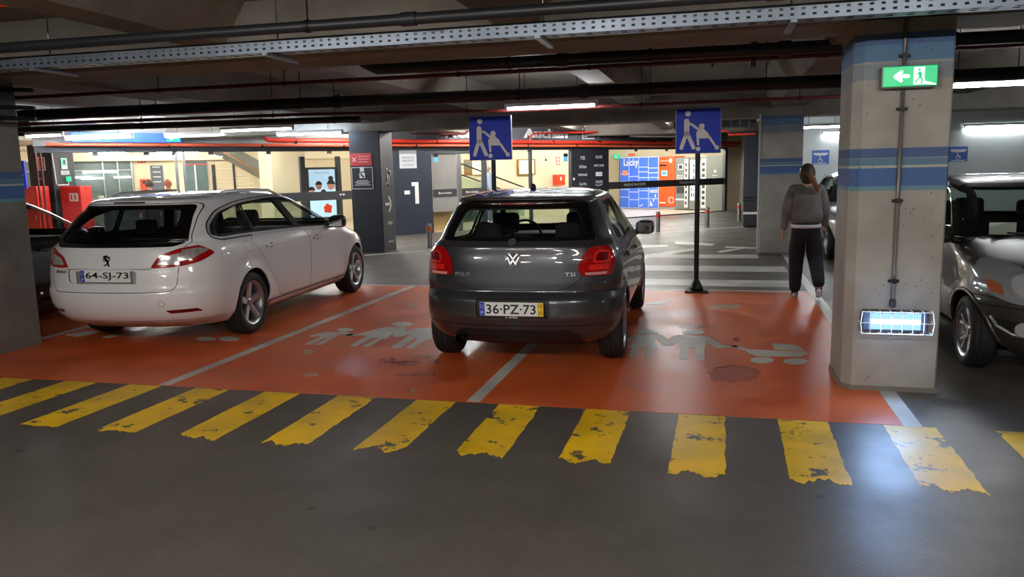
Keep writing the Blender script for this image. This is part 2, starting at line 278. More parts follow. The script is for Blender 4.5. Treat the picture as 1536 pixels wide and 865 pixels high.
def worn(name, col, under, amt, scale=7., rough=.4, tone=None):
    """paint that has worn through to what lies under it in patches"""
    m = pbr(name, col, rough, bump=.06, bscale=40); nt = m.node_tree; b = nt.nodes['Principled BSDF']
    tc = nt.nodes.new('ShaderNodeTexCoord'); nz = nt.nodes.new('ShaderNodeTexNoise'); nz.inputs['Scale'].default_value = scale; nz.inputs['Detail'].default_value = 10; nz.inputs['Roughness'].default_value = .7
    cr = nt.nodes.new('ShaderNodeValToRGB'); cr.color_ramp.elements[0].position = amt; cr.color_ramp.elements[1].position = amt + .012
    cr.color_ramp.elements[0].color = srgb(*under); cr.color_ramp.elements[1].color = srgb(*col)
    n2 = nt.nodes.new('ShaderNodeTexNoise'); n2.inputs['Scale'].default_value = 2.2; n2.inputs['Detail'].default_value = 6
    c2 = nt.nodes.new('ShaderNodeValToRGB'); c2.color_ramp.elements[0].position = .35; c2.color_ramp.elements[1].position = .65
    t = tone or tuple(int(c * .84) for c in col); c2.color_ramp.elements[0].color = srgb(*t); c2.color_ramp.elements[1].color = (1, 1, 1, 1)
    c2.color_ramp.elements[0].color = tuple(min(1, srgb(*t)[k] / max(srgb(*col)[k], .001)) for k in range(3)) + (1,)
    mx = nt.nodes.new('ShaderNodeMix'); mx.data_type = 'RGBA'; mx.blend_type = 'MULTIPLY'; mx.inputs[0].default_value = 1
    for a in (nz, n2): nt.links.new(tc.outputs['Object'], a.inputs['Vector'])
    nt.links.new(nz.outputs['Fac'], cr.inputs[0]); nt.links.new(n2.outputs['Fac'], c2.inputs[0])
    nt.links.new(cr.outputs[0], mx.inputs[6]); nt.links.new(c2.outputs[0], mx.inputs[7]); nt.links.new(mx.outputs[2], b.inputs['Base Color'])
    mr = nt.nodes.new('ShaderNodeMapRange'); mr.inputs[1].default_value = .3; mr.inputs[2].default_value = .7; mr.inputs[3].default_value = rough - .08; mr.inputs[4].default_value = rough + .08
    nt.links.new(n2.outputs['Fac'], mr.inputs[0]); nt.links.new(mr.outputs[0], b.inputs['Roughness'])
    return m
floor = struct(MB().box(-34, -9, -.2, 16, 46, 0).obj('floor', floor_mat()))
rg = random.Random(5)
def flat(name, poly, mat, z, parent=floor):
    return MB().prism(poly, z - .0012, z, 'z').obj(name, mat, parent)
orange = worn('floor_orange', (220, 104, 50), (156, 74, 44), .30, 9., .36, (198, 86, 40))
lw = worn('floor_white', (206, 204, 198), (140, 128, 120), .33, 10., .4)
yel = worn('floor_yellow', (252, 202, 16), (84, 80, 74), .405, 5., .42)
def ragged(x0, y0, x1, y1, amp, skew=0.):
    P = []
    n = 26; dy = 0.
    for k in range(n + 1):
        dy = dy * .7 + rg.uniform(-amp, amp) * .75; P.append((x0 + (x1 - x0) * k / n, y0 + dy + amp * .8 * math.sin(k * .35 + x0 * 7)))
    for k in range(1, 16): P.append((x1 + skew * k / 16 + rg.uniform(-amp, amp) * .22, y0 + (y1 - y0) * k / 16))
    P.append((x1 + skew, y1)); P.append((x0 + skew, y1))
    for k in range(15, 0, -1): P.append((x0 + skew * k / 16 + rg.uniform(-amp, amp) * .12, y0 + (y1 - y0) * k / 16))
    return P
flat('orange_paint', [(-9.4, 5.2), (1.15, 5.2), (1.15, 10.58), (-9.4, 10.58)], orange, .0014)
for k in range(-14, 7):
    x = -.235 + (.627 if k > 0 else .617) * k
    flat('yellow_stripe', ragged(x, 4.19 + rg.uniform(-.03, .03), x + .30, 5.19, .03 if k > -6 else .015, rg.uniform(0, .02)), yel, .0016)
for x, y0, y1, w_ in ((-4.235, 5.22, 10.65, .10), (-1.665, 5.22, 10.65, .10), (-6.80, 5.22, 10.65, .10), (1.2, 5.18, 15.2, .11)):
    flat('white_line', [(x - w_ / 2, y0), (x + w_ / 2, y0), (x + w_ / 2, y1), (x - w_ / 2, y1)], lw, .0026)
flat('white_line', [(-9.4, 10.58), (1.15, 10.58), (1.15, 10.66), (-9.4, 10.66)], lw, .0028)
for y0, y1, x1 in ((11.0, 11.62, 1.1), (12.55, 13.25, 1.06), (14.35, 14.95, .72)): flat('white_bar', [(-1.95, y0), (x1, y0), (x1, y1), (-1.95, y1)], lw, .0018)
for P in DIAG: flat('white_bar', P, lw, .0019)
for a, b in (((-1.6, 19.65), (.75, 21.75)), ((-6.8, 14.5), (-5.85, 15.4))):
    d = Vector(b) - Vector(a); n = Vector((-d.y, d.x)).normalized() * .05
    flat('white_line', [tuple(Vector(a) - n), tuple(Vector(b) - n), tuple(Vector(b) + n), tuple(Vector(a) + n)], lw, .0026)
for nm, shapes in FIGS.items():
    b = MB()
    for i, s_ in enumerate(shapes):
        if isinstance(s_, tuple): b.stroke(s_[1], s_[2], .0014, .0030 + i * .00008, 'z')
        else: b.prism(s_, .0014, .0030 + i * .00008, 'z')
    b.obj('painted_figure', worn('figure_paint', (200, 198, 190), (168, 120, 100), .33, 12., .42), floor)
for P in PATCH['dark']: flat('stain', frayed(P, .022), worn('stain_wet', (172, 66, 32), (140, 52, 28), .4, 14., .36), .0020)
for P in PATCH['dark2']: flat('stain', frayed(P, .02), worn('stain_dark', (158, 62, 32), (204, 90, 44), .50, 16., .36), .0020)
for P in PATCH['pale']: flat('bare_patch', frayed(P, .012), worn('bare_pale', (205, 170, 140), (170, 78, 50), .45, 40., .35), .0022)

conc = pbr('concrete_ceiling', (140, 134, 126), .9, vary=(112, 107, 100), bump=.25, bscale=14, nscale=1.6)
ceil_ = struct(MB().box(-34, -9, 3.05, 16, 46, 3.25).obj('ceiling', conc))
def beam(nm, *a): return MB().box(*a, .02, 1).obj(nm, conc, ceil_)
for y0, y1, zb in ((-3.1, -2.4, 2.575), (6.03, 6.68, 2.575), (15.06, 15.7, 2.455), (24.1, 24.75, 2.575)): beam('cross_beam', -33, y0, zb, 15, y1, 3.06)
for k in range(-9, 5):
    x = 1.2 + 2.683 * k; hw = .17 if k % 3 else .28; zb = 2.72 if k % 3 else 2.62
    b = MB()
    for y0, y1 in ((-8.5, -3.1), (-2.4, 6.03), (6.68, 15.06), (15.7, 24.1)):
        if x < -7 and y0 > 15: continue
        sec = [(x - hw, zb), (x + hw, zb), (x + hw + .22, 3.06), (x - hw - .22, 3.06)]
        b.prism(sec, y0, y1, 'y')
    b.obj('rib', conc, ceil_)

def pillar_mat(name, base, bands, v2):
    m = pbr(name, base, .85, bump=.2, bscale=30); nt = m.node_tree; b = nt.nodes['Principled BSDF']
    tc = nt.nodes.new('ShaderNodeTexCoord'); sp = nt.nodes.new('ShaderNodeSeparateXYZ'); nt.links.new(tc.outputs['Object'], sp.inputs[0])
    nz = nt.nodes.new('ShaderNodeTexNoise'); nz.inputs['Scale'].default_value = 3.; nz.inputs['Detail'].default_value = 9; nt.links.new(tc.outputs['Object'], nz.inputs['Vector'])
    cr = nt.nodes.new('ShaderNodeValToRGB'); cr.color_ramp.elements[0].position = .3; cr.color_ramp.elements[1].position = .7; cr.color_ramp.elements[0].color = srgb(*base); cr.color_ramp.elements[1].color = srgb(*v2)
    nt.links.new(nz.outputs['Fac'], cr.inputs[0]); cur = cr.outputs[0]
    vo = nt.nodes.new('ShaderNodeTexVoronoi'); vo.inputs['Scale'].default_value = 24.; nt.links.new(tc.outputs['Object'], vo.inputs['Vector'])
    pit = nt.nodes.new('ShaderNodeMath'); pit.operation = 'LESS_THAN'; pit.inputs[1].default_value = .11; nt.links.new(vo.outputs['Distance'], pit.inputs[0])
    n3 = nt.nodes.new('ShaderNodeTexNoise'); n3.inputs['Scale'].default_value = 2.5; nt.links.new(tc.outputs['Object'], n3.inputs['Vector'])
    g2 = nt.nodes.new('ShaderNodeMath'); g2.operation = 'GREATER_THAN'; g2.inputs[1].default_value = .5; nt.links.new(n3.outputs['Fac'], g2.inputs[0])
    pm_ = nt.nodes.new('ShaderNodeMath'); pm_.operation = 'MULTIPLY'; nt.links.new(pit.outputs[0], pm_.inputs[0]); nt.links.new(g2.outputs[0], pm_.inputs[1])
    for (z0, z1, col, op) in bands:
        a = nt.nodes.new('ShaderNodeMath'); a.operation = 'GREATER_THAN'; a.inputs[1].default_value = z0; nt.links.new(sp.outputs[2], a.inputs[0])
        c = nt.nodes.new('ShaderNodeMath'); c.operation = 'LESS_THAN'; c.inputs[1].default_value = z1; nt.links.new(sp.outputs[2], c.inputs[0])
        d = nt.nodes.new('ShaderNodeMath'); d.operation = 'MULTIPLY'; nt.links.new(a.outputs[0], d.inputs[0]); nt.links.new(c.outputs[0], d.inputs[1])
        e = nt.nodes.new('ShaderNodeMath'); e.operation = 'MULTIPLY'; e.inputs[1].default_value = op; nt.links.new(d.outputs[0], e.inputs[0])
        mx = nt.nodes.new('ShaderNodeMix'); mx.data_type = 'RGBA'; nt.links.new(e.outputs[0], mx.inputs[0]); nt.links.new(cur, mx.inputs[6]); mx.inputs[7].default_value = srgb(*col); cur = mx.outputs[2]
    mx = nt.nodes.new('ShaderNodeMix'); mx.data_type = 'RGBA'; nt.links.new(pm_.outputs[0], mx.inputs[0]); nt.links.new(cur, mx.inputs[6]); mx.inputs[7].default_value = srgb(70, 64, 58); cur = mx.outputs[2]
    nt.links.new(cur, b.inputs['Base Color']); return m
BANDS = [(2.41, 2.485, (62, 96, 150), .85), (2.30, 2.41, (80, 126, 166), .85), (2.18, 2.285, (110, 132, 150), .6), (1.655, 1.72, (56, 88, 140), .88), (1.603, 1.652, (78, 120, 152), .85), (1.585, 1.603, (176, 178, 172), .8), (1.46, 1.585, (52, 96, 158), .88), (1.43, 1.462, (86, 138, 158), .8)]
pcon = pillar_mat('pillar_concrete', (170, 166, 159), BANDS, (146, 142, 136))
def pillar(x0, x1, y0, y1, mat, ch=.045, kick=False, z1=2.58):
    P = [(x0 + ch, y0), (x1 - .012, y0), (x1, y0 + .012), (x1, y1 - ch), (x1 - ch, y1), (x0 + ch, y1), (x0, y1 - ch), (x0, y0 + ch * 1.2)]
    o = struct(MB().prism(P, 0, z1, 'z').obj('pillar', mat))
    if kick:
        Q = [(x0 + ch - .012, y0 - .012), (x1 + .01, y0 - .012), (x1 + .01, y1), (x0 + ch, y1 + .01), (x0 - .012, y1 - ch), (x0 - .012, y0 + ch)]
        MB().prism(Q, 0, .035, 'z').obj('skirting', pbr('pillar_foot', (120, 112, 104), .9, bump=.3, bscale=30), o)
    return o
PR = pillar(.90, 1.52, 6.0, 6.68, pcon, .06, True, 2.576)
PL = pillar(-7.22, -6.60, 5.80, 6.45, pillar_mat('pillar_concrete_shaded', (124, 122, 118), BANDS, (102, 100, 97)), .05, z1=2.74)  # darker copy of the pillar concrete, its weak lighting put into the colour
PM = pillar(.74, 1.46, 15.06, 15.72, pcon, .03, True, 2.456)
pblk = pbr('pillar_black', (44, 46, 52), .55, vary=(36, 38, 44), nscale=2.)
PA = pillar(-7.30, -6.62, 15.06, 15.72, pblk, .02, False, 2.456); PB = pillar(-15.35, -14.68, 15.06, 15.72, pblk, .02, False, 2.456)
PC = pillar(.72, 1.42, 24.1, 24.75, pbr('pillar_navy', (44, 50, 66), .5, vary=(36, 42, 56)), .02)
# walls
wpaint = pbr('wall_white', (206, 214, 214), .8, vary=(196, 204, 206), nscale=.8)
wr = struct(MB().box(1.72, 20.0, 0, 15.5, 20.2, 3.05).obj('wall_right', wpaint))
struct(MB().box(15.5, -9, 0, 15.7, 20.2, 3.05).obj('wall_side', wpaint))
struct(MB().box(-34, -9.2, 0, 15.7, -9, 3.05).obj('wall_rear', pbr('wall_grey', (120, 118, 114), .85)))
struct(MB().box(-34.2, -9, 0, -34, 46, 3.05).obj('wall_left', MATS['wall_grey']))

# ------------------------------------------------------------------ fluorescent lamps
LAMPS = 'fluorescent tube lamps of the car park'
def fluoro(label, x, y, z, ln=1.22, rz=0., col=(.93, .97, 1.), s=60., group=LAMPS, rods=True, name='tube_lamp', zc=3.05):
    t = thing(name, label, 'lamp', (x, y, z), rz, group)
    MB().box(-ln / 2 - .04, -.024, .024, ln / 2 + .04, .024, .075, .006).obj('lamp_housing', pbr('lamp_housing', (205, 208, 210), .5), t)
    MB().tube([(-ln / 2, 0, 0), (ln / 2, 0, 0)], .0145, 10).obj('tube', emis('tube_%d_%d_%d_%d' % (s, col[0] * 99, col[1] * 99, col[2] * 99), col, s), t)
    MB().box(-ln / 2 - .035, -.02, -.02, -ln / 2, .02, .03, .004).box(ln / 2, -.02, -.02, ln / 2 + .035, .02, .03, .004).obj('tube_holder', pbr('sign_white', 0), t)
    if rods:
        MB().tube([(-ln * .3, 0, .07), (-ln * .3, 0, zc - z)], .005, 6).tube([(ln * .3, 0, .07), (ln * .3, 0, zc - z)], .005, 6).obj('hanger', pbr('dark_steel', 0), t)
    return t
S0 = 120.
BL = (.62, .80, 1.)
fluoro('white tube lamp above the dark grey hatchback, between the two blue pushchair signs', -2.2, 10.74, 2.45, 1.2, 0, s=S0)
fluoro('white tube lamp on the ceiling above the estate car roof, left of a longer lamp', -9.9, 13.7, 2.42, 1.3, s=S0 * .5)
fluoro('long white tube lamp nearest above the white estate car roof', -8.2, 13.15, 2.45, 1.45, s=S0 * .5)
fluoro('bluish tube lamp beside the black pillar with the red notice', -8.0, 14.75, 2.43, 1.4, col=BL, s=S0 * .5)
fluoro('bluish tube lamp in front of the long blue sign panel on the left', -11.6, 13.1, 2.41, 1.5, col=BL, s=S0 * .5)
fluoro('white tube lamp beside the concrete pillar at the left edge', -12.1, 12.3, 2.44, .8, s=S0)
fluoro('bright tube lamp over the parked taupe car right of the concrete pillar', 2.75, 9.6, 2.40, .95, s=S0)
fluoro('tube lamp high on the white wall above the taupe car', 5.97, 19.955, 2.33, 1.25, s=S0 * .4, rods=False)
fluoro('tube lamp above the blue wheelchair notice seen over the walking woman', 2.1, 18.0, 2.36, .85, s=S0 * .8)
fluoro('short tube lamp on the white wall, lower one above the walking woman', 2.72, 19.955, 2.30, .7, s=S0 * .35, rods=False)
for (x, y) in ((-4.2, .8), (-1.2, .8), (1.8, .8), (-3.4, -4.4), (.6, -4.4)):
    fluoro('white tube lamp over the driving lane before the yellow stripes', x, y, 2.62, 1.22, col=(1., .95, .88), s=LANE)
for (x, y, r, z) in ((-5.2, 17.6, 0, 2.96), (-2.2, 18.2, 0, 2.96), (-8.0, 17.2, .87, 2.96), (-5.3, 20.3, .87, 2.96), (-3.3, 21.6, .87, 2.965), (-1.0, 21.2, .87, 2.965), (-11.2, 13.2, .87, 2.96), (6.6, 12.8, 0, 2.64), (7.6, 9.6, 0, 2.64), (6.2, 15.2, 0, 2.64)):  # added lamps, kept out of view, to brighten the far lane
    fluoro('added tube lamp out of view, brightening the lane behind the parked cars', x, y, z, 1.22, r, (1., .97, .93) if x < 3 else (.93, .97, 1.), BACK_FILL if x < 3 else S0 * .9)
# ------------------------------------------------------------------ glazed shop front, turned 50 degrees to the bays
FA = Vector((-7.7, 19.6, 0)); FT = math.atan2(.767, .642)
FD = Vector((math.cos(FT), math.sin(FT), 0)); FN = Vector((-FD.y, FD.x, 0))
def fw(u, d, z=0.): return FA + FD * u + FN * d + Vector((0, 0, z))
def F(mb, name, mat, parent=None, **k):
    o = mb.obj(name, mat, parent, **k)
    if parent is None: o.location = FA; o.rotation_euler = (0, 0, FT)
    return o
def FTH(name, label, cat, u, d, z=0., group=None, extra=0.): return thing(name, label, cat, fw(u, d, z), FT + extra, group)
hd = pbr('header_dark', (46, 48, 54), .5); fas = pbr('fascia_grey', (82, 86, 94), .6); navy = pbr('panel_navy', (40, 46, 60), .45, vary=(36, 41, 54), nscale=2.)
cream = pbr('shop_cream', (224, 212, 186), .75, vary=(216, 202, 174), nscale=.6); shopc = pbr('shop_ceiling', (232, 220, 196), .85)
tile = pbr('shop_tile', (196, 182, 166), .25); alu = pbr('alu', (176, 178, 180), .3, .9); pane = glass('shop_glass', (.93, .96, .95), 1.32)
wsign = pbr('sign_white', 0)
fl2 = struct(F(MB().box(-12, .06, -.02, 14.5, 12, .005), 'floor', tile))
ce2 = struct(F(MB().box(-12, .06, 2.42, 14.5, 12, 2.5), 'ceiling', shopc))
F(MB().box(-12, 7.5, 2.14, 3.2, 8, 2.42), 'soffit', shopc, ce2)
tr = struct(F(MB().box(-8.5, -.06, 2.17, 12.45, .06, 2.30, .006, 1), 'trim_1', hd))
wf = struct(F(MB().box(-8.5, .06, 2.30, 13.6, .2, 3.05), 'wall_front', pbr('fascia_light', (150, 150, 148), .7)))
for k in range(6):
    F(MB().box(-.62 + k * 1.72, -.03, 2.305, -.62 + k * 1.72 + 1.705, .06, 3.04, .004, 1), 'panel', fas, wf)
def glazing(nm, us, z0=.0):
    w0 = struct(F(MB().box(us[0], -.03, 0, us[-1], .03, .03), nm, hd))
    for a, b in zip(us, us[1:]):
        F(MB().box(a + .006, -.006, .03, b - .006, .006, 2.17), 'pane', pane, w0)
        F(MB().box(b - .05, -.02, 2.11, b + .05, .02, 2.17), 'clamp', hd, w0)
    return w0
W1 = glazing('window_1', [-8.4, -7.41, -6.43, -5.86]); W2 = glazing('window_2', [-5.66, -5.09, -3.79, -2.29, -.62])
for u in (-5.84, -5.68): F(MB().box(u - .025, -.03, 0, u + .025, .03, 2.17, .006), 'post', alu, W2)
W3 = glazing('window_3', [2.30, 3.80, 5.33]); F(MB().box(3.79, -.03, 0, 3.88, .05, 2.17), 'post', hd, W3)
W4 = glazing('window_4', [6.86, 8.05, 9.45, 10.9, 12.35]); F(MB().box(12.33, -.06, 0, 12.45, .06, 2.17), 'post', hd, W4)
def band(win, u0, u1, z0, z1, txts):
    o = F(MB().box(u0, -.011, z0, u1, -.007, z1), 'dark_band', pbr('band_dark', (46, 46, 48), .5), win)
    for u, s_, wd in txts: text(s_, .1, wsign, o, (u, -.013, (z0 + z1) / 2), width=wd, ext=.0008)
band(W2, -4.2, -.62, .99, 1.20, [])
for sx in (-.04, .04): F(MB().prism([(-2.02 + sx - .035, 1.13), (-2.02 + sx + .035, 1.13), (-2.02 + sx, 1.08)], -.016, -.011, 'y'), 'white_mark', wsign, W2)
band(W4, 6.86, 12.33, .95, 1.17, [(8.0, 'PARQUE NASCENTE', .95), (10.55, 'PARQUE NASCENTE', .95)])
# navy wall panel with the level number
W5 = struct(F(MB().box(-.60, -.05, 0, .53, .06, 2.17), 'wall_panel', navy))
t = MB().box(-.31, -.056, 1.05, -.15, -.05, 1.15).box(.0, -.056, .80, .11, -.05, 1.36).box(-.09, -.056, 1.26, .0, -.05, 1.36)
F(t, 'level_number', wsign, W5)
def paper(label, u, z, w_, h, mat, d=-.055, nm='notice', cat='notice', group=None):
    o = F(MB().box(-w_ / 2, -.006, -h / 2, w_ / 2, 0, h / 2, .001), nm, mat); o.location = fw(u, d, z); tag(o, label, cat, group); return o
pp = paper('pale paper notice reading PARQUE NASCENTE on the navy level panel', -.17, 1.95, .50, .46, pbr('paper_grey', (200, 204, 208), .6), nm='paper_notice')
MB().box(-.25, -.008, .14, .25, -.006, .23).obj('grey_strip', pbr('strip_grey', (140, 146, 154), .6), pp)
for z, s_ in ((.04, 'PARQUE'), (-.035, 'NASCENTE')): text(s_, .07, pbr('plate_black', 0), pp, (0, -.008, z), width=.34, ext=.0006, height=.05, space=1.1)
for z in (-.13, -.16): MB().box(-.16, -.0075, z - .006, .16, -.006, z + .006).obj('fine_print', pbr('strip_grey', 0), pp)
# sliding door
D1 = struct(F(MB().box(.53, -.05, 2.08, 2.30, .05, 2.17), 'door_1', hd))
lf = F(MB().box(.56, -.008, .02, 1.31, .008, 2.08), 'door_leaf', pane, D1)
F(MB().box(.56, -.012, .55, 1.31, -.009, 2.08), 'frosted_film', pbr('frosted_film', (136, 134, 130), .25, vary=(126, 124, 120), nscale=2), D1)
F(MB().box(.56, .2, .02, 1.31, .23, .55), 'floor_stand_in', pbr('floor_stand_in', (206, 164, 112), .5, vary=(190, 148, 98), nscale=3), D1)  # added panel standing in for the brownish shop floor seen through the leaf
lf2 = F(MB().box(1.50, -.008, .02, 2.13, .008, 2.08), 'door_leaf', pane, D1)
for a, b in ((1.33, 1.385), (1.405, 1.46)): F(MB().box(a, -.04, 0, b, .03, 2.08, .008), 'door_post', alu, D1)
F(MB().box(2.14, -.04, 0, 2.29, .03, 2.08, .006), 'door_post', hd, D1)
for u0, u1 in ((.56, 1.31), (1.47, 2.14)):
    o = F(MB().box(u0, -.018, .94, u1, -.013, 1.15), 'dark_band', MATS['band_dark'], D1)
    text('Bem-vindos', .08, wsign, o, ((u0 + u1) / 2, -.020, 1.05), width=.40, ext=.0008)
ss = paper('small blue sticker at the top of the frosted door leaf', .68, 1.98, .14, .22, pbr('sticker_blue', (86, 170, 214), .5), -.014, 'sticker', 'sticker')
ss2 = paper('small blue sticker at the top of the clear pane beside the brand board', 5.14, 1.95, .16, .24, MATS['sticker_blue'], -.014, 'sticker', 'sticker')
MB().box(-.07, -.008, .02, .07, -.006, .1).obj('dark_patch', pbr('plate_black', 0), ss); MB().box(-.08, -.008, .02, .08, -.006, .11).obj('dark_patch', pbr('plate_black', 0), ss2)
# brand board
W6 = struct(F(MB().box(5.33, -.05, 0, 6.84, .06, 2.17), 'wall_board', pbr('board_black', (34, 36, 44), .5)))
bb = [(5.78, 1.93, 'MB', .17, .11), (6.43, 1.95, 'KIABI', .26, .09), (5.78, 1.67, 'lefties', .28, .10), (6.43, 1.69, 'SPORT ZONE', .40, .065), (5.78, 1.42, 'PRIMARK', .36, .07), (5.78, 1.15, 'Zara Man', .28, .075), (6.43, 1.19, 'WORTEN', .28, .09)]
for u, z, s_, wd, h in bb:
    o = text(s_, .1, wsign, None, (0, 0, 0), width=wd, height=h, ext=.001); o.parent = W6; o.location = (u, -.053, z)
F(MB().box(6.30, -.055, 1.37, 6.56, -.05, 1.49, .002), 'white_badge', wsign, W6); text('AUCHAN', .05, pbr('plate_black', 0), W6, (6.43, -.057, 1.43), width=.2, ext=.0008)
F(MB().stroke([(6.30, 1.11), (6.36, 1.085), (6.46, 1.085), (6.56, 1.12)], .016, -.055, -.05, 'y'), 'swoosh', wsign, W6)
F(MB().box(5.40, -.07, 1.27, 5.44, -.05, 1.34), 'switch', wsign, W6)
# fascia lettering
for s_, u0, wd, h in (('ACESSO', .96, 1.75, .27), ('Auchan', 3.58, 1.62, .27)):
    o = text(s_, .3, pbr('letter_white', (235, 236, 238), .5), None, (0, 0, 0), width=wd, height=h, ext=.012, bold=.012); o.parent = wf; o.location = (u0 + wd / 2, -.045, 2.64)
e = MB()
for p in (((5.80, 2.50), (6.26, 2.50)), ((5.80, 2.86), (6.26, 2.86)), ((5.80, 2.50), (5.80, 2.86)), ((6.26, 2.50), (6.26, 2.86))): e.stroke(list(p), .022, -.045, -.03, 'y')
e.stroke([(5.88, 2.57), (5.96, 2.57), (6.10, 2.72), (6.18, 2.72)], .03, -.045, -.03, 'y').stroke([(6.02, 2.68), (6.02, 2.79)], .04, -.045, -.03, 'y')
F(e, 'escalator_pictogram', MATS['letter_white'], wf)
# long blue lit sign on the left with the green exit end
bs = FTH('blue_sign', 'long blue sign panel with a green arrow end above the left shop glass', 'sign', -6.8, -.16, 2.47)
MB().box(-1.05, -.05, -.10, 1.05, .05, .10, .006).obj('sign_box', pbr('sign_blue', (44, 92, 200), .4, emit=(44, 92, 200), estr=.35), bs)
MB().box(.76, -.056, -.085, 1.02, -.05, .085).obj('green_end', pbr('sign_green', (20, 170, 120), .4, emit=(20, 170, 120), estr=.7), bs)
MB().stroke([(.80, 0), (.98, 0)], .035, -.06, -.056, 'y').stroke([(.86, .05), (.81, 0), (.86, -.05)], .03, -.06, -.056, 'y').obj('arrow', pbr('exit_white', (235, 245, 240), .5, emit=(235, 245, 240), estr=.8), bs)
bx = FTH('duct_box', 'pale grey boxed duct under the ceiling beside the escalator pictogram', 'duct', 8.35, -.85, 2.69)
MB().box(-1.15, -.25, -.16, -.42, .25, .16, .01).obj('duct_section', pbr('duct_grey', (170, 172, 170), .6), bx); MB().box(-.41, -.25, -.16, 1.15, .25, .16, .01).obj('duct_section', MATS['duct_grey'], bx)
# ---------------- inside the shop
wb = struct(F(MB().box(-12, 8.0, 0, 3.9, 8.15, 2.42), 'wall_back', cream))
struct(F(MB().box(3.9, 3.0, 0, 7.75, 3.15, 2.42), 'wall_middle', cream)); struct(F(MB().box(3.9, 3.15, 0, 4.0, 8, 2.42), 'wall_inner', cream)); struct(F(MB().box(12.45, -.06, 0, 13.7, .12, 3.05), 'wall_end', cream))
struct(F(MB().box(-12.1, .06, 0, -12, 8.1, 2.42), 'wall_shop', cream))
# shop window at the back left: dark frame, lit shelves
sw = struct(F(MB().box(-9.5, 7.93, .1, -5.28, 7.98, 2.14), 'window_5', pbr('shop_dark', (104, 116, 116), .3, vary=(84, 96, 98), nscale=2.)))
for u in (-8.4, -7.4, -6.9, -6.1, -5.7, -5.32): F(MB().box(u - .02, 7.88, .1, u + .02, 7.93, 2.14), 'mullion', alu, sw)
F(MB().box(-9.5, 7.86, 1.86, -5.3, 7.9, 1.89), 'transom', alu, sw)
for k, (u, z, wd) in enumerate(((-6.2, 1.80, .9), (-6.9, 1.66, 1.0), (-6.4, 1.62, .6), (-5.6, 1.64, .45))): F(MB().box(u - wd / 2, 7.8, z, u + wd / 2, 7.9, z + .05), 'lit_strip', emis('shelf_light', (1, 1, .97), 3.), sw)
ct = FTH('display_counter', 'glass display counter with pale goods at the back of the shop', 'counter', -6.25, 5.2)
MB().box(-.9, -.3, 0, .9, .3, .85, .01).obj('counter_base', pbr('counter_white', (200, 202, 196), .5, vary=(150, 152, 146), nscale=9), ct); MB().box(-.9, -.3, .85, .9, .3, 1.32).obj('counter_glass', pane, ct)
rg = random.Random(11)
for k in range(9): MB().box(-.8 + k * .18, -.18, .86, -.8 + k * .18 + .12, .1, .86 + rg.uniform(.12, .34), .01).obj('goods', pbr('goods_%d' % (k % 3), ((190, 190, 182), (120, 126, 122), (212, 204, 186))[k % 3], .6), ct)
c2 = FTH('service_counter', 'dark service counter with a patterned white top edge behind the estate car', 'counter', -5.6, 4.3)
MB().box(-1.1, -.2, 0, .95, .2, 1.12, .01).obj('counter_base', pbr('counter_dark', (38, 42, 58), .5), c2); MB().box(-.45, -.21, 1.12, .95, .2, 1.27).obj('counter_ledge', MATS['counter_white'], c2)
for k in range(7): MB().box(-.4 + k * .19, -.215, 1.15, -.4 + k * .19 + .1, -.21, 1.24).obj('dark_tile', pbr('plate_black', 0), c2)
# pier, door, window, shutter on the back wall
bsn = paper('red fire notice high on the cream pier behind the two shoppers', -5.0, 2.18, .24, .2, pbr('sign_red', (206, 70, 48), .5), 7.99, 'fire_notice', 'notice')
for x in (-.05, .05): MB().box(x - .03, -.008, -.06, x + .03, -.006, .06).obj('white_symbol', wsign, bsn)
fb = FTH('fire_box', 'orange red fire box on the cream pier behind the two shoppers', 'fire box', -4.98, 7.9, 1.25); MB().box(-.12, -.09, 0, .12, .09, .34, .01).obj('box_body', pbr('red_bright', (226, 66, 34), .4), fb); MB().box(-.09, -.1, .2, .09, -.09, .3).obj('box_label', pbr('plate_black', 0), fb)
dr = struct(F(MB().box(-4.78, 7.95, 0, -4.42, 7.99, 2.0), 'door_2', pbr('door_slate', (86, 92, 104), .5)))
for z in (1.95, 1.80, 1.65, 1.50): F(MB().box(-4.72, 7.94, z - .012, -4.50, 7.95, z + .012), 'lettering_line', wsign, dr)
sw2 = struct(F(MB().box(-3.75, 7.93, .2, -3.1, 7.98, 2.1), 'window_6', pbr('shop_dark2', (112, 128, 134), .3, vary=(84, 108, 112), nscale=4)))
F(MB().box(-3.50, 7.88, .2, -3.46, 7.93, 2.0), 'mullion', wsign, sw2); F(MB().box(-3.75, 7.9, 1.98, -3.1, 7.93, 2.04), 'red_strip', pbr('strip_red', (176, 96, 92), .5), sw2)
sh = struct(F(MB().box(-2.85, 7.96, 0, -1.6, 7.99, 2.12), 'door_3', cream))
for k in range(21): F(MB().box(-2.85, 7.94, k * .1 + .005, -1.6, 7.96, k * .1 + .092, .008, 1), 'slat', cream, sh)
F(MB().box(-2.95, 7.9, 0, -2.87, 7.99, 2.0), 'dark_post', hd, sh); F(MB().box(-2.30, 7.9, 0, -2.24, 7.94, 2.05), 'dark_post', hd, sh)
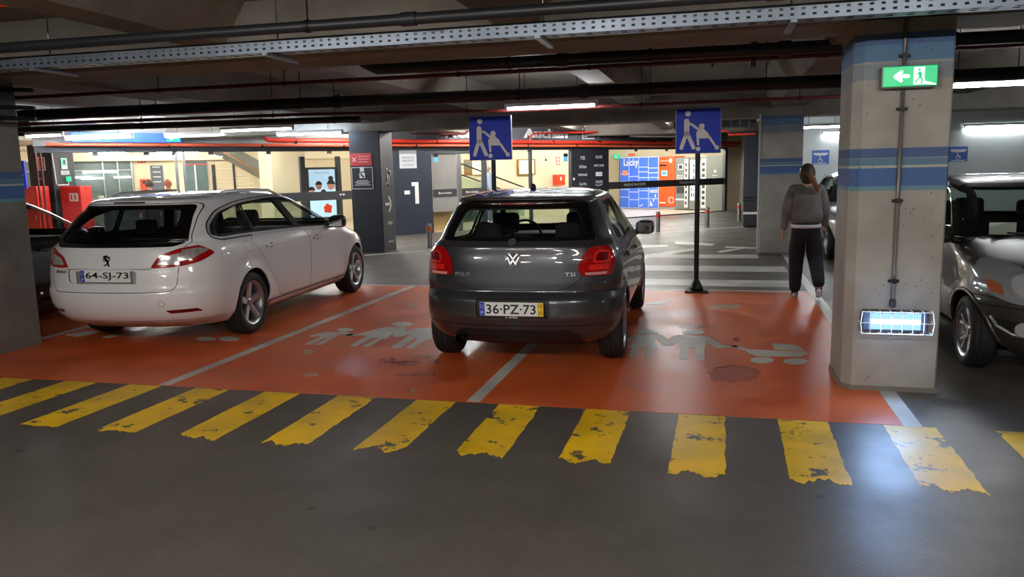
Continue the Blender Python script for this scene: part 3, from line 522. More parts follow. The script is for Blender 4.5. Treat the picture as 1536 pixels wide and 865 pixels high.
# escalator seen from below, and the escalators behind the doors
es = FTH('escalator', 'escalator rising behind the left shop glass, grey underside showing', 'escalator', -2.0, 5.0)
MB().prism([(-1.05, 2.42), (-1.6, 2.42), (.3, 1.30), (.9, 1.30)], -.1, 1.0, 'y').obj('escalator_underside', pbr('escalator_steel', (120, 122, 120), .35, .7), es)
MB().tube([(-1.6, -.12, 2.41), (.3, -.12, 1.29)], .03, 8).obj('edge_rail', pbr('brown_edge', (120, 92, 66), .5), es)
es2 = FTH('escalator_balustrade', 'glass escalator balustrades with dark handrails behind the sliding door', 'escalator', 3.9, 2.7)
for dy, dz in ((0, 0), (.0, -.34)):
    MB().tube([(-.9, dy, 1.88 + dz), (-.6, dy, 1.80 + dz), (1.7, dy, 1.03 + dz)], .025, 8).obj('handrail', pbr('rubber_black', (26, 26, 28), .6), es2)
MB().prism([(-.9, 1.5), (1.7, .68), (1.7, .1), (-.9, .1)], .02, .04, 'y').obj('balustrade_glass', glass('green_glass', (.78, .88, .84), 1.3), es2)
MB().box(-.9, .3, .0, 1.7, .9, .5).obj('escalator_steps', MATS['escalator_steel'], es2)
st = struct(F(MB().box(-2.92, 2.4, 0, -1.98, 3.4, 2.42), 'pillar', cream))
dm = FTH('dome_camera', 'small dark dome camera on the ceiling of the left shop', 'camera', -2.72, 2.2, 2.40); MB().lathe([(.075, .02), (.075, 0), (.06, -.02), (.05, -.05), (.02, -.075)], 18, 'z').obj('dome', pbr('dome_dark', (30, 30, 32), .15), dm, smooth=50); MB().lathe([(0, .02), (.1, .02), (.1, .0), (0, 0)], 18, 'z').obj('dome_base', wsign, dm)
# poster totem
tm = FTH('advert_totem', 'tall black advertising totem with a pale blue family poster behind the shop glass', 'totem', -1.92, 1.5)
MB().box(-.58, -.06, 0, -.44, .06, 2.08, .01).obj('totem_post', hd, tm); MB().box(.42, -.06, 0, .54, .06, 2.08, .01).obj('totem_post', hd, tm); MB().box(-.44, -.04, .40, .42, .04, 1.80, .006).obj('totem_frame', hd, tm)
sc_ = MB().box(-.36, -.048, .5, .36, -.04, 1.745).obj('poster', pbr('poster_blue', (168, 196, 220), .5, emit=(168, 196, 220), estr=.35), tm)
def face(x, z, r, skin, hair, bun=False, body=(230, 230, 230)):
    b = MB().prism([(x + r * .78 * math.cos(a), z + r * math.sin(a)) for a in np.linspace(0, 2 * PI, 22)[:-1]], -.0505, -.048, 'y'); b.obj('printed_face', pbr('skin_%d%d%d' % skin, skin, .6), sc_)
    h = MB().prism([(x + r * .9 * math.cos(a), z + r * .2 + r * .98 * math.sin(a)) for a in np.linspace(0, PI, 14)] + [(x - r * .62, z + r * .28), (x + r * .62, z + r * .28)][::1], -.0515, -.0505, 'y')
    if bun: h.prism([(x + r * .55 * math.cos(a), z + r * 1.45 + r * .5 * math.sin(a)) for a in np.linspace(0, 2 * PI, 14)[:-1]], -.0515, -.0505, 'y')
    h.obj('printed_hair', pbr('hair_print', (34, 26, 24), .7), sc_)
    g_ = MB()
    for sx in (-.3, .3): g_.prism([(x + sx * r + r * .1 * math.cos(a), z + r * .05 + r * .06 * math.sin(a)) for a in np.linspace(0, 2 * PI, 9)[:-1]], -.0512, -.0505, 'y')
    g_.stroke([(x - r * .28, z - r * .38), (x, z - r * .46), (x + r * .28, z - r * .38)], r * .09, -.0512, -.0505, 'y'); g_.obj('printed_features', pbr('print_dark', (96, 50, 44), .7), sc_)
face(-.10, 1.32, .105, (196, 142, 112), 0); face(-.30, 1.18, .105, (214, 160, 132), 0); face(.02, 1.12, .09, (206, 150, 122), 0); face(.24, 1.32, .13, (222, 168, 140), 0, True)
b_ = MB(); 
for x, r in ((-.12, .16), (-.30, .09), (.03, .11), (.25, .12)): b_.prism([(x - r, 1.0), (x + r * (1 if x < .2 else .9), 1.0), (x + r * .6, 1.14 if x > -.2 else 1.1), (x - r * .6, 1.14 if x > -.2 else 1.1)], -.0495, -.048, 'y')
b_.obj('printed_clothes', pbr('print_cloth', (232, 232, 236), .6), sc_)
text('SEMPRE CONSIGO', .04, pbr('print_grey', (110, 128, 150), .6), sc_, (0, -.0495, 1.66), width=.4, ext=.0005)
MB().prism([(.02, .62), (.2, .60), (.24, .78), (.1, .86), (.0, .76)], -.0495, -.048, 'y').obj('printed_red_shape', MATS['red_bright'], sc_)
# middle lobby: warm lit picture, fire sign, fire box, lamp
pk = FTH('lit_picture', 'warm glowing picture in a wooden frame on the cream lobby wall', 'picture', 5.88, 2.95, 1.70)
MB().box(-.36, -.05, -.26, .36, .03, .26, .01).obj('picture_frame', pbr('frame_wood', (150, 110, 56), .5), pk); MB().box(-.32, -.058, -.22, .28, -.05, .22).obj('picture_light', emis('warm_panel', (1., .78, .42), 1.6), pk)
pk2 = FTH('lit_advert', 'glowing orange and white advert panel beside the escalator handrails', 'advert', 4.0, 4.2, 1.72)
pk2.location = fw(3.78, 2.95, 1.72); MB().box(-.35, -.02, -.25, .55, .02, .25, .005).obj('advert_back', MATS['frame_wood'], pk2); MB().box(-.05, -.026, -.22, .52, -.02, .22).obj('advert_light', emis('warm_panel2', (1., .70, .36), 1.4), pk2); MB().box(-.33, -.026, -.05, -.08, -.02, .2).obj('advert_photo', pbr('photo_grey', (120, 116, 112), .5), pk2)
fs = paper('small red and white fire hose notice on the cream lobby wall', 7.28, 1.88, .17, .26, MATS['sign_red'], 2.99, 'fire_notice', 'notice')
MB().box(-.06, -.008, -.1, .06, -.006, -.01).obj('white_symbol', wsign, fs); MB().box(-.06, -.008, .02, .06, -.006, .1).obj('white_symbol', wsign, fs)
f2 = FTH('fire_box', 'red fire hose box on the cream lobby wall under its notice', 'fire box', 7.22, 2.88, 1.06); MB().box(-.19, -.11, 0, .19, .11, .36, .012).obj('box_body', MATS['red_bright'], f2); MB().box(-.03, -.118, .16, .03, -.11, .28).obj('box_label', wsign, f2)
wlamp = FTH('wall_sensor', 'small dark sensor on the cream lobby wall right of the lit picture', 'sensor', 6.72, 2.95, 1.92); MB().ball((0, 0, 0), .035, 12, 8).obj('sensor_body', MATS['dome_dark'], wlamp, smooth=True)
MB().tube([(0, 0, .03), (0, 0, .14)], .008, 6).obj('sensor_stem', MATS['dome_dark'], wlamp)
# shop lamps
SL = 'tube lamps inside the shop'
SW = ['close behind the glass beside the far left black pillar', 'above the display counter at the far left', 'just before the dark shop window at the back', 'over the two shoppers behind the estate car', 'above the slate door at the back', 'close behind the glass right of the chrome posts', 'above the escalator underside', 'close behind the glass over the family poster',
      'behind the black pillar with the red notice', 'behind the frosted door leaf', 'just inside the clear door leaf', 'over the escalator handrails behind the door', 'over the lit picture on the lobby wall', 'in front of the red fire box on the lobby wall']
for u, d, ln in ((-7.2, 1.6, 1.2), (-7.4, 4.6, 1.2), (-6.2, 6.2, 1.2), (-5.2, 3.2, 1.2), (-4.4, 6.0, 1.4), (-3.8, 1.6, 1.2), (-3.9, 4.2, 1.2), (-.8, 1.2, 1.2), (-1.0, 3.6, 1.2), (1.0, 2.0, 1.2), (2.4, 1.2, 1.2), (2.6, 4.6, 1.2), (4.6, 1.6, 1.2), (6.6, 1.5, 1.2)):
    p = fw(u, d, 2.335); fluoro('white shop tube lamp ' + SW.pop(0), p.x, p.y, p.z, ln, 0 if u < 0 else FT, (1., .96, .88), SHOP, SL, False, 'shop_lamp', 2.42)
# ---------------- parcel lockers and vending machines behind the right glass
LP = Vector((-3.73, 31.66, 0)); LT = math.atan2(-.536, .844); LD = Vector((math.cos(LT), math.sin(LT), 0)); LN = Vector((-LD.y, LD.x, 0))
def lw_(s, d, z=0.): return LP + LD * s + LN * d + Vector((0, 0, z))
def LTH(name, label, cat, s): return thing(name, label, cat, lw_(s, 0), LT)
wl = struct(MB().box(-3., .72, 0, 5.2, .85, 3.05).obj('wall_lockers', cream)); wl.location = LP; wl.rotation_euler = (0, 0, LT)
fl3 = struct(MB().prism([tuple(fw(6.9, .07)[:2]), tuple(fw(12.4, .07)[:2]), tuple(lw_(5.1, .7)[:2]), tuple(lw_(-2.6, .7)[:2])], .0, .006, 'z').obj('floor', tile))
LW = ['furthest in, left of the blue doors', 'behind the brand board', 'facing the blue doors', 'nearest the middle of the right glass', 'nearest the vending machines']
for u, d in ((8.0, 3.6), (9.0, 1.6), (10.2, 2.8), (10.6, 1.2), (11.2, .6)):  # added lamps, hidden behind the shop header, to brighten the lockers
    p = fw(u, d, 2.335); fluoro('added hidden tube lamp brightening the parcel lockers, ' + LW.pop(0), p.x, p.y, p.z, 1.2, FT, (1., .97, .9), SHOP * 1.5, SL, False, 'shop_lamp', 2.42)
blk = pbr('machine_black', (46, 46, 48), .4); lbl = pbr('locker_blue', (72, 116, 226), .4); lor = pbr('locker_orange', (236, 84, 36), .4)
lk = LTH('parcel_locker', 'blue parcel locker wall with white outlined doors and big handwritten name', 'locker', .0)
MB().box(0, 0, .02, 1.86, .6, 2.0, .008).obj('locker_body', pbr('locker_white', (216, 222, 236), .5), lk)
cols = [(.02, .45), (.47, .92), (.94, 1.39), (1.41, 1.85)]; rows = [[(.05, .45), (.47, .75), (.77, 1.05), (1.07, 1.35), (1.37, 1.98)], [(.05, .35), (.37, .65), (.67, .95), (.97, 1.25), (1.27, 1.98)], [(.05, .40), (.42, .7), (.72, 1.0), (1.02, 1.2), (1.22, 1.42), (1.44, 1.6), (1.62, 1.98)], [(.05, .4), (.42, 1.0), (1.02, 1.2), (1.22, 1.38), (1.40, 1.56), (1.58, 1.98)]]
for (a, b), rr in zip(cols, rows):
    for z0, z1 in rr: MB().box(a, -.012, z0, b - .008, .0, z1 - .01, .002, 1).obj('locker_door', lbl, lk)
text('Lucky', .3, wsign, lk, (.56, -.016, 1.76), width=.72, height=.36, ext=.002, bold=.006)
MB().box(.15, -.03, 1.30, .38, -.012, 1.48, .004).obj('locker_screen', pbr('screen_orange', (232, 110, 80), .3, emit=(232, 110, 80), estr=.5), lk)
for z, wd in ((.92, .16), (.72, .36), (.66, .36)): MB().box(1.46, -.015, z - .018, 1.46 + wd, -.012, z + .018).obj('white_lettering', wsign, lk)
for x, z in ((1.47, .12), (1.54, .12), (1.47, .2), (1.62, .3), (1.7, .45)): MB().box(x, -.015, z, x + .05, -.012, z + .12).obj('white_mark', wsign, lk)
MB().stroke([(.98, .12), (1.08, .14), (1.12, .18)], .04, -.015, -.012, 'y').obj('white_mark', wsign, lk)
ol = LTH('parcel_locker', 'orange red parcel locker with a small blue screen beside the vending machine', 'locker', 1.89)
MB().box(0, 0, .12, .72, .6, 1.98, .006).obj('locker_body', lor, ol); MB().box(0, .03, 0, .72, .58, .12).obj('locker_plinth', pbr('plinth_grey', (150, 146, 140), .5), ol)
for a, b in ((.01, .48), (.49, .71)):
    for z0, z1 in ((.14, .5), (.52, .9), (.92, 1.2), (1.22, 1.6), (1.62, 1.97)): MB().box(a, -.012, z0, b, 0, z1, .002, 1).obj('locker_door', lor, ol)
text('cttpede', .1, wsign, ol, (.22, -.015, 1.82), width=.36, ext=.001, height=.07); MB().box(.03, -.015, 1.62, .36, -.012, 1.68).obj('dark_lettering', pbr('plate_black', 0), ol)
MB().prism([(.52 + .075 * math.cos(a), 1.82 + .085 * math.sin(a)) for a in np.linspace(0, 2 * PI, 17)[:-1]], -.015, -.012, 'y').obj('white_emblem', wsign, ol)
MB().box(.12, -.025, 1.26, .38, -.012, 1.46, .004).obj('screen_surround', wsign, ol); MB().box(.15, -.03, 1.29, .35, -.025, 1.43).obj('locker_screen', pbr('screen_blue', (70, 130, 210), .3, emit=(70, 130, 210), estr=.6), ol)
MB().box(.02, -.015, 1.06, .7, -.012, 1.10).obj('white_lettering', wsign, ol); MB().box(.03, -.015, .24, .3, -.012, .28).obj('white_lettering', wsign, ol)
MB().lathe([(.10, -.015), (.125, -.015), (.125, -.012), (.10, -.012)], 24, 'y', close=True, c=(.56, 0, .36)).obj('white_ring', wsign, ol)
def vending(label, s, w_, lit):
    t = LTH('vending_machine', label, 'vending machine', s)
    MB().box(0, 0, .03, w_, .62, 1.92, .01).obj('machine_body', pbr('machine_grey', (112, 112, 110), .45), t)
    x0 = w_ * .08 if lit else .0
    if lit:
        MB().box(.05, -.012, .36, w_ * .64, 0, 1.82).obj('display_surround', wsign, t); MB().box(.08, -.014, .46, w_ * .60, -.012, 1.80).obj('display_back', emis('vend_light', (.72, .92, 1.), 1.1), t)
        rr = random.Random(3)
        for r_ in range(6):
            MB().box(.08, -.016, .50 + r_ * .215, w_ * .60, -.012, .515 + r_ * .215).obj('display_shelf', pbr('plate_black', 0), t)
            for k in range(5):
                x = .095 + k * .085
                if x + .05 < w_ * .6 and rr.random() < .75: MB().box(x, -.03, .515 + r_ * .215, x + .05, -.016, .515 + r_ * .215 + rr.uniform(.08, .15), .004).obj('snack', pbr('snack_%d' % ((k + r_) % 4), ((60, 70, 80), (170, 60, 50), (40, 90, 130), (90, 80, 60))[(k + r_) % 4], .5), t)
    else:
        MB().box(.12, -.012, 1.48, .34, 0, 1.68).obj('coin_panel', wsign, t); MB().box(.15, -.015, 1.51, .31, -.012, 1.65).obj('coin_dark', blk, t)
        for r_ in range(4):
            for k in range(5): MB().box(.06 + k * .06, -.014, 1.05 + r_ * .065, .06 + k * .06 + .045, 0, 1.05 + r_ * .065 + .045, .004).obj('key', pbr('key_grey', (170, 170, 166), .5), t)
        MB().box(.06, -.012, .62, .40, 0, .86).obj('delivery_flap', blk, t); MB().box(.02, -.012, .36, .38, 0, .42).obj('white_lettering', wsign, t)
    xs = w_ * .70
    MB().box(xs, -.012, .10, w_ - .03, 0, 1.86).obj('product_strip', wsign, t)
    for r_ in range(8): MB().box(xs + .03, -.014, .2 + r_ * .2, w_ - .07, -.012, .2 + r_ * .2 + .12).obj('product_window', blk, t)
    return t
vending('grey vending machine with a keypad, beside the orange locker', 2.63, .58, False)
vending('grey vending machine with a bluish lit snack window', 3.235, .74, True)
wp = struct(MB().box(3.96, .0, 0, 4.70, .08, 1.95).obj('wall_screen', pbr('screen_grey', (104, 104, 98), .5))); wp.location = LP; wp.rotation_euler = (0, 0, LT)
for z, s_, wd in ((1.25, 'PARQUE', .2), (1.15, 'NASCENTE', .28)): text(s_, .08, wsign, wp, (4.32, -.004, z), width=wd, ext=.001)
MB().prism([(4.29, 1.36), (4.35, 1.36), (4.37, 1.42), (4.32, 1.46), (4.27, 1.42)], -.004, 0, 'y').obj('white_mark', wsign, wp)
dd = struct(MB().box(-.52, .6, 0, -.02, .7, 1.98).obj('door_4', pbr('door_dark', (52, 52, 54), .4))); dd.location = LP; dd.rotation_euler = (0, 0, LT)
for z0, z1, x0, x1 in ((1.25, 1.45, -.2, -.03), (1.0, 1.2, -.2, -.03), (.8, .95, -.14, -.06), (1.72, 1.76, -.42, -.2)): MB().box(x0, .59, z0, x1, .6, z1).obj('door_notice', wsign, dd)
xs_ = thing('exit_sign', 'small green lit exit sign above the dark door beside the blue lockers', 'sign', lw_(-.55, .45, 2.05), LT); MB().box(-.16, -.04, -.09, .16, .04, .09, .006).obj('sign_box', MATS['sign_green'], xs_); MB().box(-.05, -.046, -.06, .06, -.04, .06).obj('white_symbol', wsign, xs_)
rs_ = thing('red_notice', 'small red notice above the big handwritten name on the blue lockers', 'notice', lw_(.58, .0, 2.06), LT); MB().box(-.16, -.01, 0, .16, .01, .07).obj('notice_board', MATS['sign_red'], rs_)
# ------------------------------------------------------------------ cars
def pchip(T, Y, t):
    T = np.asarray(T, float); Y = np.asarray(Y, float); h = np.diff(T); d = np.diff(Y) / h; m = np.zeros_like(Y)
    for i in range(1, len(Y) - 1):
        if d[i - 1] * d[i] > 0:
            w1, w2 = 2 * h[i] + h[i - 1], h[i] + 2 * h[i - 1]; m[i] = (w1 + w2) / (w1 / d[i - 1] + w2 / d[i])
    m[0], m[-1] = d[0], d[-1]
    i = np.clip(np.searchsorted(T, t) - 1, 0, len(h) - 1); s = (t - T[i]) / h[i]
    return ((1 + 2 * s) * (1 - s) ** 2 * Y[i] + s * (1 - s) ** 2 * h[i] * m[i] + s * s * (3 - 2 * s) * Y[i + 1] + s * s * (s - 1) * h[i] * m[i + 1])
def in_poly(x, y, P):
    c = False; n = len(P); j = n - 1
    for i in range(n):
        xi, yi = P[i]; xj, yj = P[j]
        if (yi > y) != (yj > y) and x < (xj - xi) * (y - yi) / (yj - yi) + xi: c = not c
        j = i
    return c
class Body:
    """car shell: plan outlines stacked by height, then cut into panels"""
    def __init__(s, L, levels, arches, Ra, flare=.02, nsub=5, nc=22, nm=40):
        s.L = L; s.levels = levels; s.arches = arches; s.Ra = Ra
        A = np.array(levels, float); K = len(levels); T = np.arange(K); t = np.linspace(0, K - 1, (K - 1) * nsub + 1)
        cols = [pchip(T, A[:, k], t) for k in range(A.shape[1])]; s.cols = cols
        bm = bmesh.new(); s.bm = bm; rings = []
        for k in range(len(t)):
            z, yr, yf, w_, Lr, nr, Lf, nf = [c[k] for c in cols]
            tot = yf - yr; sc = min(1., tot * .96 / (Lr + Lf)); Lr *= sc; Lf *= sc
            half = []
            for q in np.linspace(0, PI / 2, nc):
                a, b = math.sin(q), math.cos(q); r = (a ** nr + b ** nr) ** (-1 / nr); half.append((w_ * r * a, yr + Lr * (1 - r * b)))
            for u in np.linspace(0, 1, nm + 2)[1:-1]: half.append((w_, yr + Lr + (tot - Lr - Lf) * u))
            for q in np.linspace(PI / 2, 0, nc):
                a, b = math.sin(q), math.cos(q); r = (a ** nf + b ** nf) ** (-1 / nf); half.append((w_ * r * a, yf - Lf * (1 - r * b)))
            pts = []
            for (x, y) in half:
                for (ya, za) in arches:
                    d = math.hypot(y - ya, z - za); x += flare * math.exp(-((d - Ra) / .055) ** 2) * (x / max(w_, .01)) ** 8 * (1 if z < .8 else 0)
                pts.append((x, y))
            full = pts + [(-x, y) for (x, y) in pts[-2:0:-1]]
            rings.append([bm.verts.new((x, y, z)) for (x, y) in full])
        n = len(rings[0])
        for A_, B_ in zip(rings, rings[1:]):
            for k in range(n): bm.faces.new((A_[k], A_[(k + 1) % n], B_[(k + 1) % n], B_[k]))
        bm.faces.new(rings[0][::-1]); bm.faces.new(rings[-1])
        bm.normal_update(); bm.verts.index_update()
        s.bvh = BVHTree.FromBMesh(bm); bm.faces.ensure_lookup_table()
        s.of = [([v.co.copy() for v in f.verts], [v.normal.copy() for v in f.verts]) for f in bm.faces]
        s.lay = bm.faces.layers.int.new('lab'); s.names = ['body']
    def lid(s, nm):
        if nm not in s.names: s.names.append(nm)
        return s.names.index(nm)
    def cut(s, proj, poly, label, sgn=1, only=('body',), sel=None):
        ia, ib = {'side': (1, 2), 'rear': (0, 2), 'front': (0, 2), 'top': (0, 1)}[proj]
        if sel is None:
            sel = {'side': lambda c, n: c.x * sgn > .3 and n.x * sgn > .1, 'rear': lambda c, n: c.y < s.L * .4 and n.y < -.08,
                   'front': lambda c, n: c.y > s.L * .45 and n.y > .08, 'top': lambda c, n: n.z > .25}[proj]
        lay, bm = s.lay, s.bm; on = {s.lid(o) for o in only}; lab = s.lid(label)
        x0 = min(p[0] for p in poly); x1 = max(p[0] for p in poly); y0 = min(p[1] for p in poly); y1 = max(p[1] for p in poly)
        def bb(f):
            a = [v.co[ia] for v in f.verts]; b = [v.co[ib] for v in f.verts]; return min(a), max(a), min(b), max(b)
        F = {}
        for f in bm.faces:
            if f[lay] in on and len(f.verts) < 40:
                q = bb(f)
                if q[1] > x0 and q[0] < x1 and q[3] > y0 and q[2] < y1 and sel(f.calc_center_median(), f.normal): F[f] = q
        e = 1e-4
        for i in range(len(poly)):
            p, q = poly[i], poly[(i + 1) % len(poly)]
            d = (q[0] - p[0], q[1] - p[1])
            if math.hypot(*d) < 1e-6: continue
            a0, a1 = sorted((p[0], q[0])); b0, b1 = sorted((p[1], q[1]))
            cand = [f for f, b in F.items() if b[1] > a0 - e and b[0] < a1 + e and b[3] > b0 - e and b[2] < b1 + e]
            if not cand: continue
            co = Vector((0, 0, 0)); co[ia], co[ib] = p; no = Vector((0, 0, 0)); no[ia], no[ib] = -d[1], d[0]
            ed = {x for f in cand for x in f.edges}; vs = {x for f in cand for x in f.verts}
            for f in cand: del F[f]
            r = bmesh.ops.bisect_plane(bm, geom=cand + list(ed) + list(vs), dist=1e-5, plane_co=co, plane_no=no)
            for g_ in r['geom']:
                if isinstance(g_, bmesh.types.BMFace) and g_.is_valid: F[g_] = bb(g_)
            for f in cand:
                if f.is_valid: F[f] = bb(f)
        for f in F:
            if f[lay] in on:
                c = f.calc_center_median()
                if in_poly(c[ia], c[ib], poly): f[lay] = lab
    def gapped(s, proj, poly, label, sgn=1, only=('body',), g=.0045, **k):
        s.cut(proj, poly, 'gap', sgn, only, **k); s.cut(proj, inset(poly, g), label, sgn, ('gap',), **k)
    def sealed(s, proj, poly, seal, label, wd=.02, sgn=1, only=('body',), **k):
        s.cut(proj, poly, seal, sgn, only, **k); s.cut(proj, inset(poly, wd), label, sgn, (seal,), **k)
    def at(s, proj, a, b, sgn=1):
        """surface point and normal seen at (a, b) in a projection"""
        o, d = {'side': (Vector((3 * sgn, a, b)), Vector((-sgn, 0, 0))), 'rear': (Vector((a, -3, b)), Vector((0, 1, 0))),
                'front': (Vector((a, s.L + 3, b)), Vector((0, -1, 0))), 'top': (Vector((a, b, 4)), Vector((0, 0, -1)))}[proj]
        h = s.bvh.ray_cast(o, d); return h[0], s.norm(h[0])
    def norm(s, co):
        l, n, i, d = s.bvh.find_nearest(co); P, N = s.of[i]
        if len(P) > 4: return n
        w_ = poly_3d_calc(P, l); v = Vector((0, 0, 0))
        for k, q in zip(w_, N): v += q * k
        return v.normalized()
    def build(s, root, spec):
        """spec: label -> (object name, material, offset, label text or None)"""
        for k_ in ('side_trim', 'chrome_trim'):
            if k_ in spec: spec[k_ + 'r'] = spec[k_ + 'l'] = spec[k_]
        byl = {}
        for f in s.bm.faces: byl.setdefault(s.names[f[s.lay]], []).append(f)
        cache = {}; out = {}
        for lab, fs in byl.items():
            if lab == 'hole' or lab not in spec: continue
            nm, mat, off, txt = spec[lab]; idx = {}; V = []; N = []; F = []
            for f in fs:
                ff = []
                for v in f.verts:
                    if v not in idx:
                        if v not in cache: cache[v] = s.norm(v.co)
                        n = cache[v]; idx[v] = len(V); V.append(v.co + n * off); N.append(n)
                    ff.append(idx[v])
                F.append(ff)
            me = bpy.data.meshes.new(nm); me.from_pydata(V, [], F); me.polygons.foreach_set('use_smooth', [True] * len(F))
            me.normals_split_custom_set_from_vertices(N)
            o = link(nm, me, mat, root); out[lab] = o
            if txt: o['label'] = txt
        # dark inner lining
        V = []; F = []; idx = {}
        for lab, fs in byl.items():
            if lab == 'hole' or 'window' in lab or lab == 'windscreen': continue
            for f in fs:
                if f.calc_center_median().z < .32 or len(f.verts) > 40: continue
                ff = []
                for v in f.verts:
                    if v not in idx:
                        if v not in cache: cache[v] = s.norm(v.co)
                        idx[v] = len(V); V.append(v.co - cache[v] * .03)
                    ff.append(idx[v])
                F.append(ff[::-1])
        me = bpy.data.meshes.new('interior_lining'); me.from_pydata(V, [], F); me.polygons.foreach_set('use_smooth', [True] * len(F))
        link('interior_lining', me, pbr('car_lining', (30, 30, 32), .8), root)
        s.bm.free(); return out

def circle(cy_, cz, r, n=40, z0=None):
    P = [(cy_ + r * math.cos(2 * PI * k / n), cz + r * math.sin(2 * PI * k / n)) for k in range(n)]
    return P
def make_wheel(root, x, y, R, wd, rim, style, rimmat, out):
    """tyre with its rim, spokes, disc and cap; out=+1 faces +x"""
    rub = pbr('tyre_rubber', (22, 22, 23), .75, bump=.15, bscale=90)
    dk = pbr('wheel_dark', (14, 14, 15), .6); h = wd / 2
    prof = [(rim - .005, -h + .015), (rim + .012, -h), (R - .05, -h - .006), (R - .02, -h + .004), (R - .004, -h + .022), (R, -h + .045)]
    for gx in (-.045, 0, .045): prof += [(R, gx - .007), (R - .007, gx - .006), (R - .007, gx + .006), (R, gx + .007)]
    prof += [(R, h - .045), (R - .004, h - .022), (R - .02, h - .004), (R - .05, h + .006), (rim + .012, h), (rim - .005, h - .015)]
    ty = MB().lathe(prof, 48, 'x', close=True).obj('wheel', rub, root, smooth=50)
    ty.location = (x, y, R); ty.rotation_euler = (0, 0, 0 if out > 0 else PI)
    b = MB().lathe([(rim - .004, -h + .02), (rim - .02, -h + .03), (rim - .035, -.02), (rim - .022, h - .03), (rim - .012, h - .014), (rim + .008, h - .002), (rim + .012, h - .008), (rim + .002, h - .016), (rim - .004, h - .03)], 48, 'x').bm
    mb = MB(); mb.bm.free(); mb.bm = b
    bmesh.ops.delete(b, geom=[f for f in b.faces if len(f.verts) > 10], context='FACES')
    mb.obj('rim', rimmat, ty, smooth=40)
    MB().lathe([(0, -.01), (rim * .72, -.01), (rim * .72, .008), (0, .008)], 32, 'x').obj('brake_disc', dk, ty)
    f0 = h - .035
    def spoke(path, mb):
        """path: (r, angle offset, halfwidth, x)"""
        secs = []
        for (r, a, hw, fx) in path:
            rad = Vector((0, math.cos(a), math.sin(a))); tan = Vector((0, -math.sin(a), math.cos(a)))
            c = rad * r; secs.append([mb.bm.verts.new(c + tan * t_ * hw + Vector((fx + dx, 0, 0))) for t_, dx in ((-1, -.012), (-.75, 0), (0, .004), (.75, 0), (1, -.012), (.9, -.04), (-.9, -.04))])
        for A, B in zip(secs, secs[1:]):
            for k in range(7): mb.bm.faces.new((A[k], A[(k + 1) % 7], B[(k + 1) % 7], B[k]))
        mb.bm.faces.new(secs[0]); mb.bm.faces.new(secs[-1])
        bmesh.ops.recalc_face_normals(mb.bm, faces=mb.bm.faces[:])
    mesh = None; ang0 = {'star': .31, 'split': .2, 'double': .1}[style]
    for k in range(5):
        if mesh is None:
            mb = MB()
            if style == 'star': spoke([(.035, 0, .034, f0 - .012), (rim * .45, 0, .040, f0 - .004), (rim * .8, 0, .038, f0 + .008), (rim - .006, 0, .046, f0 + .016)], mb)
            elif style == 'split':
                spoke([(.03, 0, .032, f0 - .01), (rim * .5, 0, .028, f0)], mb)
                for sg in (-1, 1): spoke([(rim * .42, sg * .03, .020, f0), (rim * .7, sg * .14, .018, f0 + .008), (rim - .004, sg * .24, .024, f0 + .014)], mb)
            else:
                for sg in (-1, 1): spoke([(.03, sg * .3, .014, f0 - .012), (rim * .5, sg * .16, .015, f0), (rim - .006, sg * .15, .018, f0 + .014)], mb)
            o = mb.obj('spoke', rimmat, ty, smooth=35); mesh = o.data
        else: o = link('spoke', mesh, None, ty)
        o.rotation_euler = (ang0 + k * 2 * PI / 5, 0, 0)
    MB().lathe([(0, f0 + .004), (.024, f0 + .004), (.03, f0 - .002), (.045, f0 - .01), (.05, f0 - .03)], 24, 'x').obj('hub_cap', rimmat, ty, smooth=40)
    return ty
def seat(root, x, y, z, hr=True, w_=.5, mat=None, top=.62):
    m = mat or pbr('seat_fabric', (26, 26, 29), .9)
    MB().box(x - w_ / 2, y, z, x + w_ / 2, y + .5, z + .16, .05).obj('seat_cushion', m, root, smooth=60)
    o = MB().box(-w_ / 2 + .01, -.07, 0, w_ / 2 - .01, .07, top, .06, 3).obj('seat_back', m, root, smooth=60)
    o.location = (x, y - .02, z + .1); o.rotation_euler = (.2, 0, 0)
    if hr:
        h = MB().box(-.13, -.05, .0, .13, .05, .2, .045, 3).obj('headrest', m, o, smooth=60); h.location = (0, -.0, top + .03)
        MB().tube([(-.05, 0, top - .02), (-.05, 0, top + .08)], .007, 6).tube([(.05, 0, top - .02), (.05, 0, top + .08)], .007, 6).obj('headrest_rod', pbr('chrome_dark', (120, 120, 125), .25, 1.), o)
def interior(root, hw, ydash, zc, yfront, yrear, zs=.33, top=.62):
    dk = pbr('dash_plastic', (24, 24, 26), .7)
    MB().box(-hw, ydash - .28, .62, hw, ydash + .25, zc - .03, .08, 3).obj('dashboard', dk, root, smooth=60)
    st = MB().lathe([(.185 + .014 * math.cos(a), .014 * math.sin(a)) for a in np.linspace(0, 2 * PI, 9)[:-1]], 28, 'y', close=True)
    st.box(-.17, -.012, -.03, .17, .012, .03, .008).box(-.02, -.01, -.17, .02, .01, 0, .006)
    o = st.obj('steering_wheel', dk, root, smooth=50); o.location = (-.36, ydash - .4, .92 if zc < 1.05 else .98); o.rotation_euler = (-.35, 0, 0)
    for x in (-.36, .36): seat(root, x, yfront, zs, top=top)
    seat(root, 0, yrear, zs, False, hw * 1.75, top=top - .04)
    for x in (-.36, .36):
        MB().box(x - .12, yrear - .2, zs + top + .1, x + .12, yrear - .11, zs + top + .26, .04, 3).obj('headrest', pbr('seat_fabric', (26, 26, 29), .9), root, smooth=60)
    MB().box(-hw, yrear - .9 if yrear > 1.3 else .3, .26, hw, ydash + .2, .32).obj('cabin_floor', dk, root)
